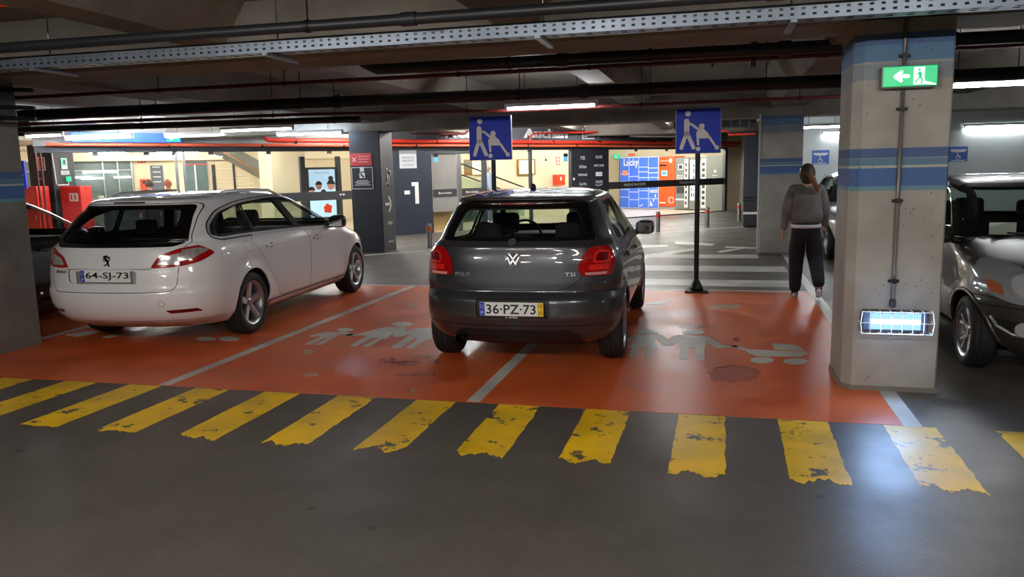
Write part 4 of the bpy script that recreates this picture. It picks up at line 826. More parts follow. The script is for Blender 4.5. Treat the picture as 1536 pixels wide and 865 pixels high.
def mirror(root, x, y, z, sgn, mat, big=1.):
    dk = pbr('black_plastic', (20, 20, 21), .55)
    b = MB()
    secs = []
    for (t, hw, hh) in ((0, .055, .05), (.25, .095, .072), (.6, .10, .078), (.85, .085, .066), (1, .05, .04)):
        n = 14; secs.append([b.bm.verts.new((hw * math.copysign(abs(math.cos(q)) ** .6, math.cos(q)) + t * .02, t * .11, hh * math.copysign(abs(math.sin(q)) ** .7, math.sin(q)))) for q in [2 * PI * k / n for k in range(n)]])
    for A, B in zip(secs, secs[1:]):
        for k in range(14): b.bm.faces.new((A[k], A[(k + 1) % 14], B[(k + 1) % 14], B[k]))
    b.bm.faces.new(secs[0]); b.bm.faces.new(secs[-1]); bmesh.ops.recalc_face_normals(b.bm, faces=b.bm.faces[:])
    for v in b.bm.verts: v.co.x *= sgn * big; v.co.z *= big
    if sgn < 0: bmesh.ops.reverse_faces(b.bm, faces=b.bm.faces[:])
    o = b.obj('wing_mirror', mat, root, smooth=60); o.location = (x + sgn * .1, y, z)
    MB().box(-.08 * big, -.004, -.055 * big, .08 * big, .004, .055 * big, .003).obj('mirror_glass', pbr('mirror_glass', (200, 205, 210), .03, 1.), o)
    MB().tube([(-sgn * .16, .05, -.06), (-sgn * .06, .05, -.045)], [.035, .03], 8).obj('mirror_arm', dk, o, smooth=True)
def plate(root, s, loc, rx=0., year=None, w_=.52, rz=0., smear=False):
    p = MB().box(-w_ / 2, -.004, -.055, w_ / 2, .004, .055, .003).obj('licence_plate', pbr('plate_white', (225, 228, 228), .3), root)
    p.location = loc; p.rotation_euler = (rx, 0, rz); bl = pbr('plate_blue', (30, 70, 190), .35)
    MB().box(-w_ / 2 + .002, -.0055, -.053, -w_ / 2 + .043, -.0035, .053, .001).obj('blue_band', bl, p)
    text('P', .04, pbr('plate_white', 0), p, (-w_ / 2 + .022, -.0065, -.03), name='country_letter', ext=.0005)
    st = MB()
    for k in range(12):
        a = 2 * PI * k / 12; st.box(-w_ / 2 + .0225 + .014 * math.cos(a) - .002, -.007, .02 + .014 * math.sin(a) - .002, -w_ / 2 + .0225 + .014 * math.cos(a) + .002, -.0055, .02 + .014 * math.sin(a) + .002)
    st.obj('star_ring', pbr('plate_yellow', (240, 195, 30), .4), p)
    x0, x1 = -w_ / 2 + .055, w_ / 2 - (.06 if year else .012)
    text(s, .09, pbr('plate_black', (18, 18, 20), .4), p, ((x0 + x1) / 2, -.0065, 0), name='plate_number', width=(x1 - x0), height=.078, ext=.0008, bold=.0012)
    if year:
        MB().box(w_ / 2 - .045, -.0055, -.053, w_ / 2 - .002, -.0035, .053, .001).obj('yellow_band', pbr('plate_yellow', (240, 195, 30), .4), p)
        text(year[0], .04, pbr('plate_black', 0), p, (w_ / 2 - .024, -.0065, .026), name='year_number', width=.032, ext=.0005)
        text(year[1], .04, pbr('plate_black', 0), p, (w_ / 2 - .024, -.0065, -.026), name='year_number', width=.032, ext=.0005)
    return p
def arch_lips(B, root, mat, r):
    for (ya, za) in B.arches:
        for sg in (1, -1):
            pts = []
            for a in np.linspace(-.12, PI + .12, 30):
                y, z = ya + B.Ra * math.cos(a), za + B.Ra * math.sin(a); h = B.bvh.ray_cast(Vector((3 * sg, y, z)), Vector((-sg, 0, 0)))
                if h[0] is not None and abs(h[0].x) > .4: pts.append(h[0] - Vector((sg * .008, 0, 0)))
            if len(pts) > 3: MB().tube(pts, r, 8).obj('wheel_arch_lip', mat, root, smooth=True)
            # wheel well
            wl = MB(); R = B.Ra + .01; ins = []; outs = []
            for a in np.linspace(-.2, PI + .2, 20):
                y, z = ya + R * math.cos(a), za + R * math.sin(a); h = B.bvh.ray_cast(Vector((3 * sg, y, z)), Vector((-sg, 0, 0)))
                xo = abs(h[0].x) - .02 if h[0] is not None else .7
                outs.append(wl.bm.verts.new((sg * max(xo, .5), y, z))); ins.append(wl.bm.verts.new((sg * .42, y, z)))
            for k in range(19): wl.bm.faces.new((outs[k], outs[k + 1], ins[k + 1], ins[k]))
            wl.bm.faces.new(ins)
            wl.obj('wheel_arch_liner', pbr('wheel_dark', (14, 14, 15), .6), root)
def handles(B, root, mat, lst):
    for sg in (1, -1):
        for (y, z) in lst:
            p, n = B.at('side', y, z, sg)
            MB().box(-.008, -.095, -.016, .012, .095, .016, .01, 3).obj('door_handle', mat, root, smooth=60).location = p + n * .018
            c = B.at('side', y, z - .004, sg)[0]
            o = MB().ball((0, 0, 0), .04, 14, 8, (.12, 1.1, .8)).obj('handle_recess', pbr('car_recess', (40, 40, 42), .5), root, smooth=True); o.location = c
def side_glass(B, dlo, panes, seal='side_trim', chrome=None):
    for sg in (1, -1):
        if chrome: B.cut('side', inset(dlo, -chrome - .010), 'gap', sg); B.cut('side', inset(dlo, -chrome), 'chrome_trim' + 'rl'[sg < 0], sg, ('gap',))
        sl = seal + 'rl'[sg < 0]; B.cut('side', dlo, sl, sg, ('body', 'chrome_trimr', 'chrome_triml'))
        for k, p in enumerate(panes): B.cut('side', rpoly(p, .05), 'side_window%d%s' % (k, 'r' if sg > 0 else 'l'), sg, (sl,))
GL = lambda: glass('car_glass', (.74, .81, .77), 1.3)
GLD = lambda: glass('car_glass_dark', (.12, .13, .135), 1.33)
def paint(name, col, metal=.0, rough=.4, flake=True):
    return pbr(name, col, rough, metal, 1.)
def common_mats():
    return dict(black=pbr('trim_black', (12, 12, 13), .22, coat=.5), gap=pbr('panel_gap', (8, 8, 8), .8), chrome=pbr('chrome', (196, 198, 202), .28, .75),
                plas=pbr('black_plastic', (20, 20, 21), .55), alloy=pbr('alloy', (176, 178, 182), .32, .85), red=pbr('lamp_red', (160, 12, 16), .12, coat=1.),
                redd=pbr('lamp_red_dark', (96, 6, 10), .15, coat=1.), clear=pbr('lamp_clear', (205, 205, 208), .1, .5, coat=1.), amber=pbr('lamp_amber', (190, 90, 40), .15, coat=1.))
POLO = [(.19, .30, 3.80, .74, .5, 2.8, .8, 2.4), (.25, .13, 3.88, .78, .55, 2.7, .9, 2.4), (.30, .075, 3.92, .805, .55, 2.6, .9, 2.3), (.39, .03, 3.95, .828, .55, 2.6, .95, 2.3),
        (.48, .0, 3.97, .838, .55, 2.6, .95, 2.3), (.58, .004, 3.96, .840, .55, 2.6, .95, 2.3), (.63, .03, 3.95, .84, .55, 2.6, .95, 2.3), (.665, .062, 3.93, .839, .52, 2.7, .95, 2.3),
        (.73, .068, 3.85, .838, .5, 2.8, .95, 2.3), (.80, .075, 3.62, .835, .5, 2.8, .95, 2.4), (.90, .085, 3.15, .822, .48, 2.8, .9, 2.5), (.955, .095, 2.97, .806, .47, 2.8, .7, 2.7), (1.01, .10, 2.84, .775, .47, 2.8, .55, 2.9),
        (1.06, .135, 2.74, .748, .5, 2.8, .5, 3.), (1.16, .205, 2.56, .705, .5, 3., .5, 3.), (1.27, .285, 2.36, .657, .5, 3., .5, 3.), (1.355, .345, 2.18, .614, .5, 3., .5, 3.), (1.39, .33, 2.10, .592, .45, 3.2, .5, 2.8),
        (1.405, .36, 2.04, .575, .5, 3., .55, 2.6), (1.428, .55, 1.95, .53, .6, 2.6, .6, 2.4), (1.447, .8, 1.82, .44, .6, 2.3, .6, 2.2), (1.457, 1.05, 1.65, .3, .4, 2., .4, 2.)]
def make_hatch(name, label, pm, loc, yaw, group=None, rear=True, num='36·PZ·73', windows=None):
    M = common_mats(); root = thing(name, label, 'car', loc, yaw, group)
    ax = [(.72, .30), (3.19, .30)]; B = Body(3.97, POLO, ax, .335, .016)
    bothglass = windows or GL()
    # side glazing
    dlo = rpoly([(.66, 1.015), (1.4, .995), (2.35, .955), (2.86, .945), (2.30, 1.22), (2.02, 1.345), (1.7, 1.375), (1.1, 1.37), (.82, 1.30)], [.05, 0, 0, .03, .1, .1, .2, .1, .1])
    panes = [[(.78, 1.03), (1.52, 1.008), (1.56, 1.345), (1.1, 1.35), (.88, 1.29)], [(1.63, 1.003), (2.70, .965), (2.26, 1.215), (2.0, 1.325), (1.66, 1.35)]]
    side_glass(B, dlo, panes)
    for sg in (1, -1):
        for (ya, za) in ax: B.cut('side', circle(ya, za, .335, 44), 'hole', sg)
        rd = rpoly([(1.62, .30), (1.57, .99), (1.50, 1.01), (.9, 1.02), (.86, .82), (.98, .66), (1.14, .30)], [.05, 0, 0, .05, .05, .1, .05])
        fd = rpoly([(2.74, .30), (2.80, .60), (2.76, .955), (1.58, .99), (1.63, .30)], [.05, .05, 0, 0, .05])
        B.gapped('side', rd, 'rear_door' + 'rl'[sg < 0], sg); B.gapped('side', fd, 'front_door' + 'rl'[sg < 0], sg)
        sk = [(1.02, .24), (2.88, .24), (2.88, .285), (1.02, .285)]; B.cut('side', sk, 'sill' + 'rl'[sg < 0], sg)
    # windscreen, bonnet
    B.sealed('front', rpoly([(-.70, .985), (.70, .985), (.575, 1.385), (-.575, 1.385)], .08), 'front_trim', 'windscreen', .035, sel=lambda c, n: c.y > 1.6 and n.y > .25 and c.z > .95)
    B.gapped('top', rpoly([(-.66, 2.98), (.66, 2.98), (.62, 3.5), (.42, 3.80), (-.42, 3.80), (-.62, 3.5)], .08), 'bonnet')
    for sg in (1, -1): B.cut('front', [(sg * .42, .62), (sg * .80, .68), (sg * .82, .80), (sg * .45, .74)], 'headlight' + 'rl'[sg < 0])
    B.cut('front', rpoly([(-.40, .62), (.40, .62), (.42, .70), (-.42, .70)], .02), 'grille')
    B.cut('front', rpoly([(-.5, .26), (.5, .26), (.55, .44), (-.55, .44)], .04), 'grille')
    # tail
    rs = lambda c, n: c.y < .62 and n.y < -.05
    tg = rpoly([(-.40, .672), (.40, .672), (.515, .735), (.56, .80), (.60, 1.01), (.665, 1.06), (.545, 1.37), (-.545, 1.37), (-.665, 1.06), (-.60, 1.01), (-.56, .80), (-.515, .735)], [.06, .06, .03, .03, 0, .02, .05, .05, .02, 0, .03, .03])
    B.gapped('rear', tg, 'tailgate', g=.006, sel=rs)
    rw = rpoly([(-.645, 1.062), (.645, 1.062), (.54, 1.362), (.38, 1.385), (-.38, 1.385), (-.54, 1.362)], [.03, .03, .04, .1, .1, .04])
    B.cut('rear', rw, 'rear_trim', 1, ('tailgate', 'gap', 'body'), sel=rs)
    B.cut('rear', rpoly([(-.575, 1.09), (.575, 1.09), (.475, 1.322), (-.475, 1.322)], .06), 'rear_window', 1, ('rear_trim',), sel=rs)
    B.cut('rear', rpoly([(-.16, 1.342), (.16, 1.342), (.15, 1.358), (-.15, 1.358)], .004), 'brake_light', 1, ('rear_trim',), sel=rs)
    for sg in (1, -1):
        q = 'rl'[sg < 0]; lim = lambda c, n: c.y < .36 and n.y < .3
        lp = rpoly([(sg * .545, .785), (sg * 1.0, .785), (sg * 1.0, 1.012), (sg * .60, 1.012), (sg * .525, .91), (sg * .515, .83)], [.04, 0, 0, .04, .03, .03])
        B.cut('rear', lp, 'tmp' + q, 1, ('body', 'tailgate', 'gap'), sel=lim)
        B.cut('side', rpoly([(-.1, .78), (.27, .78), (.33, .86), (.345, 1.0), (.31, 1.02), (-.1, 1.02)], [0, .03, .05, .04, .02, 0]), 'tail_light' + q, sg, ('tmp' + q,), sel=lambda c, n: c.x * sg > .3)
        B.cut('rear', rpoly([(sg * .625, .885), (sg * .755, .885), (sg * .755, .975), (sg * .66, .985), (sg * .63, .95)], .02), 'lampf' + q, 1, ('tail_light' + q,), sel=lim)
        B.cut('rear', rpoly([(sg * .645, .900), (sg * .735, .900), (sg * .735, .960), (sg * .672, .967), (sg * .65, .94)], .012), 'lampa' + q, 1, ('lampf' + q,), sel=lim)
        B.cut('rear', rpoly([(sg * .575, .792), (sg * .72, .792), (sg * .73, .812), (sg * .565, .812)], .006), 'lampc' + q, 1, ('tail_light' + q,), sel=lim)
        B.cut('rear', rpoly([(sg * .60, .83), (sg * .74, .83), (sg * .74, .872), (sg * .59, .872)], .015), 'lampb' + q, 1, ('tail_light' + q,), sel=lim)
    # bumper, plate recess, diffuser
    B.cut('rear', rpoly([(-.302, .458), (.302, .458), (.302, .612), (-.302, .612)], .03), 'recess')
    B.cut('rear', [(-.9, .388), (.9, .388), (.9, .394), (-.9, .394)], 'gap', sel=lambda c, n: c.y < .5 and n.y < .3)
    B.cut('rear', rpoly([(-.52, .18), (.56, .18), (.52, .31), (.44, .36), (-.44, .36), (-.52, .31)], .03), 'diffuser')
    B.cut('rear', [(-.40, .33), (.40, .33), (.40, .338), (-.40, .338)], 'gap', 1, ('diffuser',))
    for sg in (1, -1): B.cut('side', [(.02, .655), (.34, .655), (.34, .661), (.02, .661)], 'gap', sg, sel=lambda c, n: c.x * sg > .5)
    sp = {'body': ('body', pm, 0, None), 'gap': ('panel_gap', M['gap'], -.006, None), 'side_trim': ('window_trim', M['black'], .001, None), 'front_trim': ('window_trim', M['black'], .001, None),
          'rear_trim': ('window_trim', M['black'], .001, None), 'windscreen': ('windscreen', GL(), 0, None), 'bonnet': ('bonnet', pm, 0, None), 'grille': ('grille', M['plas'], -.01, None),
          'tailgate': ('tailgate', pm, 0, None), 'rear_window': ('rear_window', GL(), 0, None), 'brake_light': ('brake_light', M['redd'], .002, None), 'recess': ('plate_recess', M['plas'], -.012, None), 'diffuser': ('diffuser', M['plas'], -.004, None)}
    for q in 'rl':
        sp['side_window0' + q] = ('side_window', bothglass, 0, None); sp['side_window1' + q] = ('side_window', bothglass, 0, None)
        sp['rear_door' + q] = ('door', pm, 0, None); sp['front_door' + q] = ('door', pm, 0, None); sp['sill' + q] = ('sill', pm, .012, None)
        sp['headlight' + q] = ('headlight', M['clear'], .003, None); sp['tail_light' + q] = ('tail_light', M['red'], .006, None)
        sp['lampa' + q] = ('lamp_square', M['redd'], .008, None); sp['lampb' + q] = ('lamp_strip', pbr('lamp_bright', (215, 40, 30), .1, coat=1.), .009, None)
        sp['lampf' + q] = ('lamp_frame', pbr('lamp_bright', (215, 40, 30), .1, coat=1.), .008, None); sp['lampc' + q] = ('reversing_lamp', pbr('lamp_pink', (214, 150, 144), .15, coat=1.), .009, 'pale reversing lamp strip')
        sp['tmp' + q] = ('body_patch', pm, 0, None)
    pts = {k: B.at('rear', *k) for k in ((0, .925), (-.43, .80), (.455, .80), (0, .535), (0, 1.05), (-.455, .28))}
    arch_lips(B, root, pm, .011); handles(B, root, pm, [(1.06, .87), (1.86, .855)])
    top = B.at('top', 0, .95)[0]
    out = B.build(root, sp)
    for sg in (1, -1):
        make_wheel(root, sg * .735, .72, .30, .2, .205, 'double', M['alloy'], sg); make_wheel(root, sg * .735, 3.19, .30, .2, .205, 'double', M['alloy'], sg)
        mirror(root, sg * .78, 2.55, .985, sg, pm)
    interior(root, .62, 2.6, .98, 1.55, .85, top=.58)
    MB().box(-.7, .5, .16, .7, 3.5, .2).obj('underbody', M['plas'], root)
    MB().lathe([(.022, 0), (.028, .02), (.02, .04), (.008, .05)], 14, 'z').obj('aerial', M['plas'], root, smooth=True).location = top
    if rear:
        # badge
        p, n = pts[(0, .925)]; rx = math.asin(max(-1, min(1, n.z)))
        bd = MB().lathe([(.058 - .006 * math.cos(a), -.004 - .006 * math.sin(a)) for a in np.linspace(0, 2 * PI, 9)[:-1]], 36, 'y', close=True)
        bd.stroke([(-.033, .038), (-.001, -.002)], .011, -.008, -.001, 'y').stroke([(.033, .038), (.001, -.002)], .011, -.008, -.001, 'y')
        bd.stroke([(-.045, .01), (-.021, -.043), (0, -.008), (.021, -.043), (.045, .01)], .011, -.008, -.001, 'y')
        bo = bd.obj('emblem', M['chrome'], root, smooth=40); bo.location = p + n * .003; bo.rotation_euler = (-rx, 0, 0)
        MB().lathe([(0, -.001), (.056, -.001), (.056, .003), (0, .003)], 32, 'y').obj('emblem_disc', M['black'], bo)
        for s_, k, wd in (('POLO', (-.43, .80), .13), ('TSI', (.455, .80), .08)):
            p, n = pts[k]; text(s_, .03, M['chrome'], root, p + n * .001, (PI / 2 - math.asin(n.z), 0, math.atan2(n.x, -n.y)), 'badge_letters', wd, .003, height=.03)
        p, n = pts[(0, .535)]
        MB().box(-.265, -.012, -.072, .265, 0, .062, .006).obj('plate_holder', M['plas'], root).location = p + n * .004
        plate(root, num, p + n * .02 + Vector((0, 0, 0)), 0, ('15', '05'))
        text('2  amillio', .016, pbr('plate_white', 0), root, p + n * .0175 + Vector((0, 0, -.0645)), name='dealer_lettering', ext=.0005, width=.1)
        # exhaust
        MB().lathe([(.034, -.05), (.038, -.055), (.042, -.05), (.042, .25), (.034, .25)], 24, 'y', close=True, c=(-.455, .10, .275)).obj('exhaust_pipe', pbr('exhaust_metal', (70, 68, 66), .3, 1.), root, smooth=40)
        MB().lathe([(0, .06), (.034, .06), (.034, .07), (0, .07)], 16, 'y', c=(-.455, .10, .275)).obj('exhaust_core', M['gap'], root)
        w_ = MB().stroke([(-.02, 1.075), (.0, 1.085)], .05, 0, .03, 'y').obj('wiper_boss', M['plas'], root); w_.location = (0, .105, -.02)
    return root
EST = [(.20, .32, 4.58, .80, .55, 2.6, .9, 2.4), (.27, .15, 4.70, .86, .60, 2.5, 1.0, 2.3), (.35, .065, 4.76, .90, .62, 2.5, 1.05, 2.3), (.47, .012, 4.80, .922, .62, 2.5, 1.05, 2.3), (.56, .0, 4.81, .926, .62, 2.5, 1.05, 2.3),
       (.62, .022, 4.80, .926, .62, 2.5, 1.05, 2.3), (.72, .036, 4.74, .925, .6, 2.5, 1.0, 2.3), (.80, .05, 4.62, .922, .6, 2.5, 1.0, 2.3), (.88, .064, 4.32, .914, .58, 2.5, .95, 2.4), (.94, .075, 4.0, .900, .58, 2.5, .7, 2.6),
       (.985, .09, 3.74, .880, .6, 2.5, .6, 2.8), (1.02, .115, 3.60, .857, .62, 2.5, .55, 2.9), (1.07, .15, 3.45, .828, .65, 3.0, .55, 2.9), (1.17, .25, 3.22, .778, .75, 3.5, .55, 2.9), (1.27, .355, 2.98, .728, .8, 3.8, .55, 2.9), (1.35, .44, 2.76, .688, .85, 3.8, .55, 2.8),
       (1.385, .46, 2.64, .668, .85, 3.8, .55, 2.7), (1.41, .47, 2.54, .648, .85, 3.6, .6, 2.6), (1.432, .55, 2.44, .615, .85, 3.0, .6, 2.4), (1.452, .78, 2.32, .55, .9, 2.3, .6, 2.3), (1.466, 1.08, 2.2, .45, .7, 2.2, .5, 2.1), (1.474, 1.4, 2.05, .30, .4, 2., .4, 2.)]
def make_estate(name, label, pm, loc, yaw):
    M = common_mats(); root = thing(name, label, 'car', loc, yaw); gl = GL(); gld = glass('car_glass_mid', (.45, .5, .5), 1.33)
    ax = [(1.05, .33), (3.867, .33)]; B = Body(4.81, EST, ax, .365, .018)
    dlo = rpoly([(.52, 1.075), (.58, 1.16), (.78, 1.27), (1.2, 1.345), (1.9, 1.38), (2.3, 1.375), (2.70, 1.30), (3.05, 1.165), (3.38, .985), (3.2, .975), (2.2, 1.02), (1.2, 1.043), (.62, 1.045)], [.03, .05, .1, .2, .2, .2, .2, .1, .02, .05, .2, .2, .06])
    panes = [[(.60, 1.075), (.66, 1.16), (.84, 1.26), (1.2, 1.33), (1.26, 1.335), (1.27, 1.065)], [(1.31, 1.063), (1.30, 1.335), (1.9, 1.36), (2.02, 1.36), (2.20, 1.043)], [(2.36, 1.037), (2.16, 1.36), (2.32, 1.355), (2.66, 1.285), (2.98, 1.16), (3.12, 1.07), (3.16, .995), (2.8, 1.015)]]
    side_glass(B, dlo, panes, chrome=.022)
    for sg in (1, -1):
        q = 'rl'[sg < 0]
        for (ya, za) in ax: B.cut('side', circle(ya, za, .365, 44), 'hole', sg)
        rd = rpoly([(2.42, .30), (2.46, .9), (2.34, 1.02), (1.24, 1.045), (1.12, .97), (1.30, .78), (1.48, .55), (1.68, .30)], [.05, .2, 0, 0, .05, .1, .1, .08])
        fd = rpoly([(3.46, .30), (3.50, .62), (3.42, .95), (3.32, .965), (2.34, 1.02), (2.46, .9), (2.42, .30)], [.05, .1, .05, 0, 0, .2, .05])
        B.gapped('side', rd, 'rear_door' + q, sg); B.gapped('side', fd, 'front_door' + q, sg)
        B.cut('side', [(1.44, .245), (3.5, .245), (3.5, .285), (1.44, .285)], 'sill' + q, sg)
    B.gapped('side', rpoly([(.93, .965), (1.08, .97), (1.11, .86), (.96, .85)], .03), 'fuel_flap', 1, g=.0035)
    B.sealed('front', rpoly([(-.80, 1.02), (.80, 1.02), (.64, 1.40), (-.64, 1.40)], .08), 'front_trim', 'windscreen', .035, sel=lambda c, n: c.y > 2.2 and n.y > .22 and c.z > .98)
    B.gapped('top', rpoly([(-.78, 3.62), (.78, 3.62), (.74, 4.2), (.5, 4.6), (-.5, 4.6), (-.74, 4.2)], .1), 'bonnet')
    for sg in (1, -1): B.cut('front', rpoly([(sg * .48, .64), (sg * .92, .68), (sg * .95, .82), (sg * .5, .73)], .02), 'headlight' + 'rl'[sg < 0])
    B.cut('front', rpoly([(-.40, .52), (.40, .52), (.44, .70), (-.44, .70)], .04), 'grille'); B.cut('front', rpoly([(-.6, .26), (.6, .26), (.65, .42), (-.65, .42)], .04), 'grille')
    rs = lambda c, n: c.y < .95 and n.y < -.02
    tg = rpoly([(-.60, .578), (.60, .578), (.655, .63), (.668, .80), (.69, .985), (.73, 1.03), (.635, 1.385), (-.635, 1.385), (-.73, 1.03), (-.69, .985), (-.668, .80), (-.655, .63)], [.05, .05, .05, 0, .03, .03, .05, .05, .03, .03, 0, .05])
    B.gapped('rear', tg, 'tailgate', g=.006, sel=rs)
    B.cut('rear', rpoly([(-.70, 1.035), (-.62, .992), (.62, .992), (.70, 1.035), (.70, 1.07), (.605, 1.37), (-.605, 1.37), (-.70, 1.07)], [.02, .1, .1, .02, .02, .03, .03, .02]), 'rear_trim', 1, ('tailgate', 'gap'), sel=rs)
    B.cut('rear', rpoly([(-.60, 1.03), (.60, 1.03), (.54, 1.345), (-.54, 1.345)], .08), 'rear_window', 1, ('rear_trim',), sel=rs)
    B.cut('rear', rpoly([(-.17, 1.388), (.17, 1.388), (.17, 1.402), (-.17, 1.402)], .004), 'brake_light', sel=lambda c, n: c.y < .8)
    B.cut('rear', rpoly([(-.42, .665), (.42, .665), (.44, .792), (-.44, .792)], .04), 'recess', 1, ('tailgate',), sel=rs)
    for sg in (1, -1):
        q = 'rl'[sg < 0]; lim = lambda c, n: c.y < .62 and n.y < .4; ok = ('body', 'tailgate', 'gap')
        lp = rpoly([(sg * .43, .802), (sg * .70, .802), (sg * 1.0, .80), (sg * 1.0, 1.01), (sg * .78, .992), (sg * .66, .975), (sg * .50, .912)], [.02, 0, 0, 0, .05, .05, .04])
        B.cut('rear', lp, 'tmp' + q, 1, ok, sel=lim)
        B.cut('side', rpoly([(-.1, .79), (.17, .805), (.30, .845), (.445, .915), (.345, .995), (.2, 1.01), (-.1, 1.01)], [0, .05, .03, .02, .03, .05, 0]), 'tail_light' + q, sg, ('tmp' + q,), sel=lambda c, n: c.x * sg > .3)
        # clear inner part: on the tailgate and on the corner
        B.cut('rear', rpoly([(sg * .485, .832), (sg * .668, .828), (sg * .668, .935), (sg * .53, .895)], .015), 'lampa' + q, 1, ('tail_light' + q,), sel=lim)
        B.cut('side', rpoly([(.092, .835), (.16, .848), (.24, .872), (.40, .948), (.335, .972), (.092, .945)], [0, .03, .03, .01, .02, 0]), 'lampb' + q, sg, ('tail_light' + q,), sel=lambda c, n: c.x * sg > .67)
        B.cut('rear', [(sg * .676, .78), (sg * .684, .78), (sg * .70, 1.0), (sg * .692, 1.0)], 'gap', 1, ('tail_light' + q,), sel=lim)
        B.cut('rear', rpoly([(sg * .57, .372), (sg * .80, .376), (sg * .775, .408), (sg * .535, .403)], .01), 'reflector' + q, sel=lim)
    B.gapped('rear', [(.52 + .03 * math.cos(a * PI / 8), .47 + .03 * math.sin(a * PI / 8)) for a in range(16)], 'tow_cover', g=.003)
    B.cut('rear', [(-.95, .225), (.95, .225), (.95, .30), (-.95, .30)], 'lower_bumper', sel=lambda c, n: c.y < .6)
    B.cut('top', rpoly([(-.50, .82), (.50, .82), (.52, 1.2), (.52, 2.3), (.44, 2.62), (-.44, 2.62), (-.52, 2.3), (-.52, 1.2)], .12), 'glass_roof')
    chrome = pbr('chrome_satin', 0)
    sp = {'body': ('body', pm, 0, None), 'gap': ('panel_gap', pbr('panel_gap', 0), -.006, None), 'side_trim': ('window_trim', M['black'], .001, None), 'front_trim': ('window_trim', M['black'], .001, None), 'chrome_trim': ('chrome_strip', chrome, .004, 'chrome strip around the side windows'),
          'rear_trim': ('window_trim', M['black'], .001, None), 'windscreen': ('windscreen', gl, 0, None), 'bonnet': ('bonnet', pm, 0, None), 'grille': ('grille', M['plas'], -.01, None), 'tailgate': ('tailgate', pm, 0, None), 'rear_window': ('rear_window', gld, 0, None),
          'brake_light': ('brake_light', M['plas'], .002, None), 'recess': ('plate_recess', pm, -.010, None), 'fuel_flap': ('fuel_flap', pm, 0, None), 'tow_cover': ('tow_cover', pm, 0, None), 'lower_bumper': ('lower_bumper', pbr('paint_dusty', (170, 148, 138), .5, vary=(205, 200, 196)), 0, 'dusty lower edge of the bumper'),
          'glass_roof': ('glass_roof', pbr('roof_glass', (22, 23, 25), .08, coat=1.), .001, 'dark glass roof')}
    for q in 'rl':
        for k in (0, 1, 2): sp['side_window%d%s' % (k, q)] = ('side_window', gld if k == 0 else gl, 0, None)
        sp['rear_door' + q] = ('door', pm, 0, None); sp['front_door' + q] = ('door', pm, 0, None); sp['sill' + q] = ('sill', pm, .012, None)
        sp['headlight' + q] = ('headlight', M['clear'], .003, None); sp['tail_light' + q] = ('tail_light', M['red'], .006, None); sp['tmp' + q] = ('body_patch', pm, 0, None)
        sp['lampa' + q] = ('reversing_lamp', M['clear'], .007, 'clear lamp inside the red tail light'); sp['lampb' + q] = ('indicator_lamp', pbr('lamp_grey', (150, 138, 132), .12, .5, coat=1., vary=(215, 212, 210), nscale=14), .007, 'clear lamp inside the red tail light')
        sp['reflector' + q] = ('reflector', M['redd'], .004, None)
    pl = {k: B.at('rear', *k) for k in ((0, .733), (0, .882), (-.53, .765), (.545, .765), (0, .815))}
    rail = {sg: [B.at('top', sg * x, y)[0] for x, y in ((.60, .95), (.60, 1.15), (.605, 1.6), (.60, 2.1), (.575, 2.45))] for sg in (1, -1)}
    arch_lips(B, root, pm, .012); handles(B, root, pm, [(1.50, .885), (2.66, .868)])
    B.build(root, sp)
    for sg in (1, -1):
        make_wheel(root, sg * .80, 1.05, .328, .22, .218, 'star', M['alloy'], sg); make_wheel(root, sg * .80, 3.867, .328, .22, .218, 'star', M['alloy'], sg)
        mirror(root, sg * .90, 3.04, 1.03, sg, pbr('mirror_shell', (110, 108, 108), .15, .9, coat=1.), 1.08)
        P = [p + Vector((0, 0, h)) for p, h in zip(rail[sg], (.0, .035, .04, .037, .0))]
        o = MB().tube(P, [.012, .016, .017, .016, .011], 10).obj('roof_rail', chrome, root, smooth=True)
        MB().box(-.012, -.05, -.04, .012, .05, .01, .006).obj('rail_foot', chrome, o).location = P[2]
    interior(root, .68, 3.25, 1.0, 2.2, 1.35, top=.6)
    MB().box(-.72, .6, .17, .72, 4.3, .21).obj('underbody', M['plas'], root)
    p, n = pl[(0, .733)]; pz = plate(root, '64-SJ-73', p + n * .012)
    MB().box(-.30, -.012, -.068, .30, .0, -.056, .004).box(-.30, -.012, -.06, -.268, 0, .05, .004).box(.268, -.012, -.06, .30, 0, .05, .004).obj('plate_frame', M['chrome'], root).location = p + n * .012
    cr = MB().box(-.45, -.012, -.006, .45, .004, .006, .003).obj('tailgate_ledge', pm, root); cr.location = pl[(0, .815)][0] + Vector((0, 0, -.008))
    # rampant lion emblem
    p, n = pl[(0, .882)]; li = MB()
    for pts, wd in (([(-.006, .01), (.014, -.012), (.018, -.03)], .02), ([(.018, -.028), (.004, -.04), (-.006, -.05), (-.018, -.05)], .010), ([(.018, -.028), (.026, -.042), (.022, -.055), (.034, -.055)], .010),
                    ([(-.008, .014), (-.01, .03), (-.022, .032)], .018), ([(.0, .014), (-.024, .008), (-.034, .014)], .009), ([(.002, .004), (-.016, -.010), (-.028, -.006)], .008), ([(-.004, .040), (.012, .034), (.018, .02)], .012), ([(.02, -.016), (.034, .0), (.03, .018), (.038, .03)], .007)):
        li.stroke(pts, wd, -.006, .002, 'y')
    o = li.obj('lion_emblem', pbr('emblem_dark', (86, 90, 96), .2, 1.), root); o.location = p + n * .003; o.rotation_euler = (-math.asin(n.z), 0, 0)
    for s_, k, wd in (('PEUGEOT', (-.53, .765), .15), ('508 SW', (.545, .765), .17)):
        p, n = pl[k]; text(s_, .03, pbr('badge_grey', (110, 112, 116), .3, 1.), root, p + n * .001, (PI / 2 - math.asin(n.z), 0, math.atan2(n.x, -n.y)), 'badge_letters', wd, .003, height=.026)
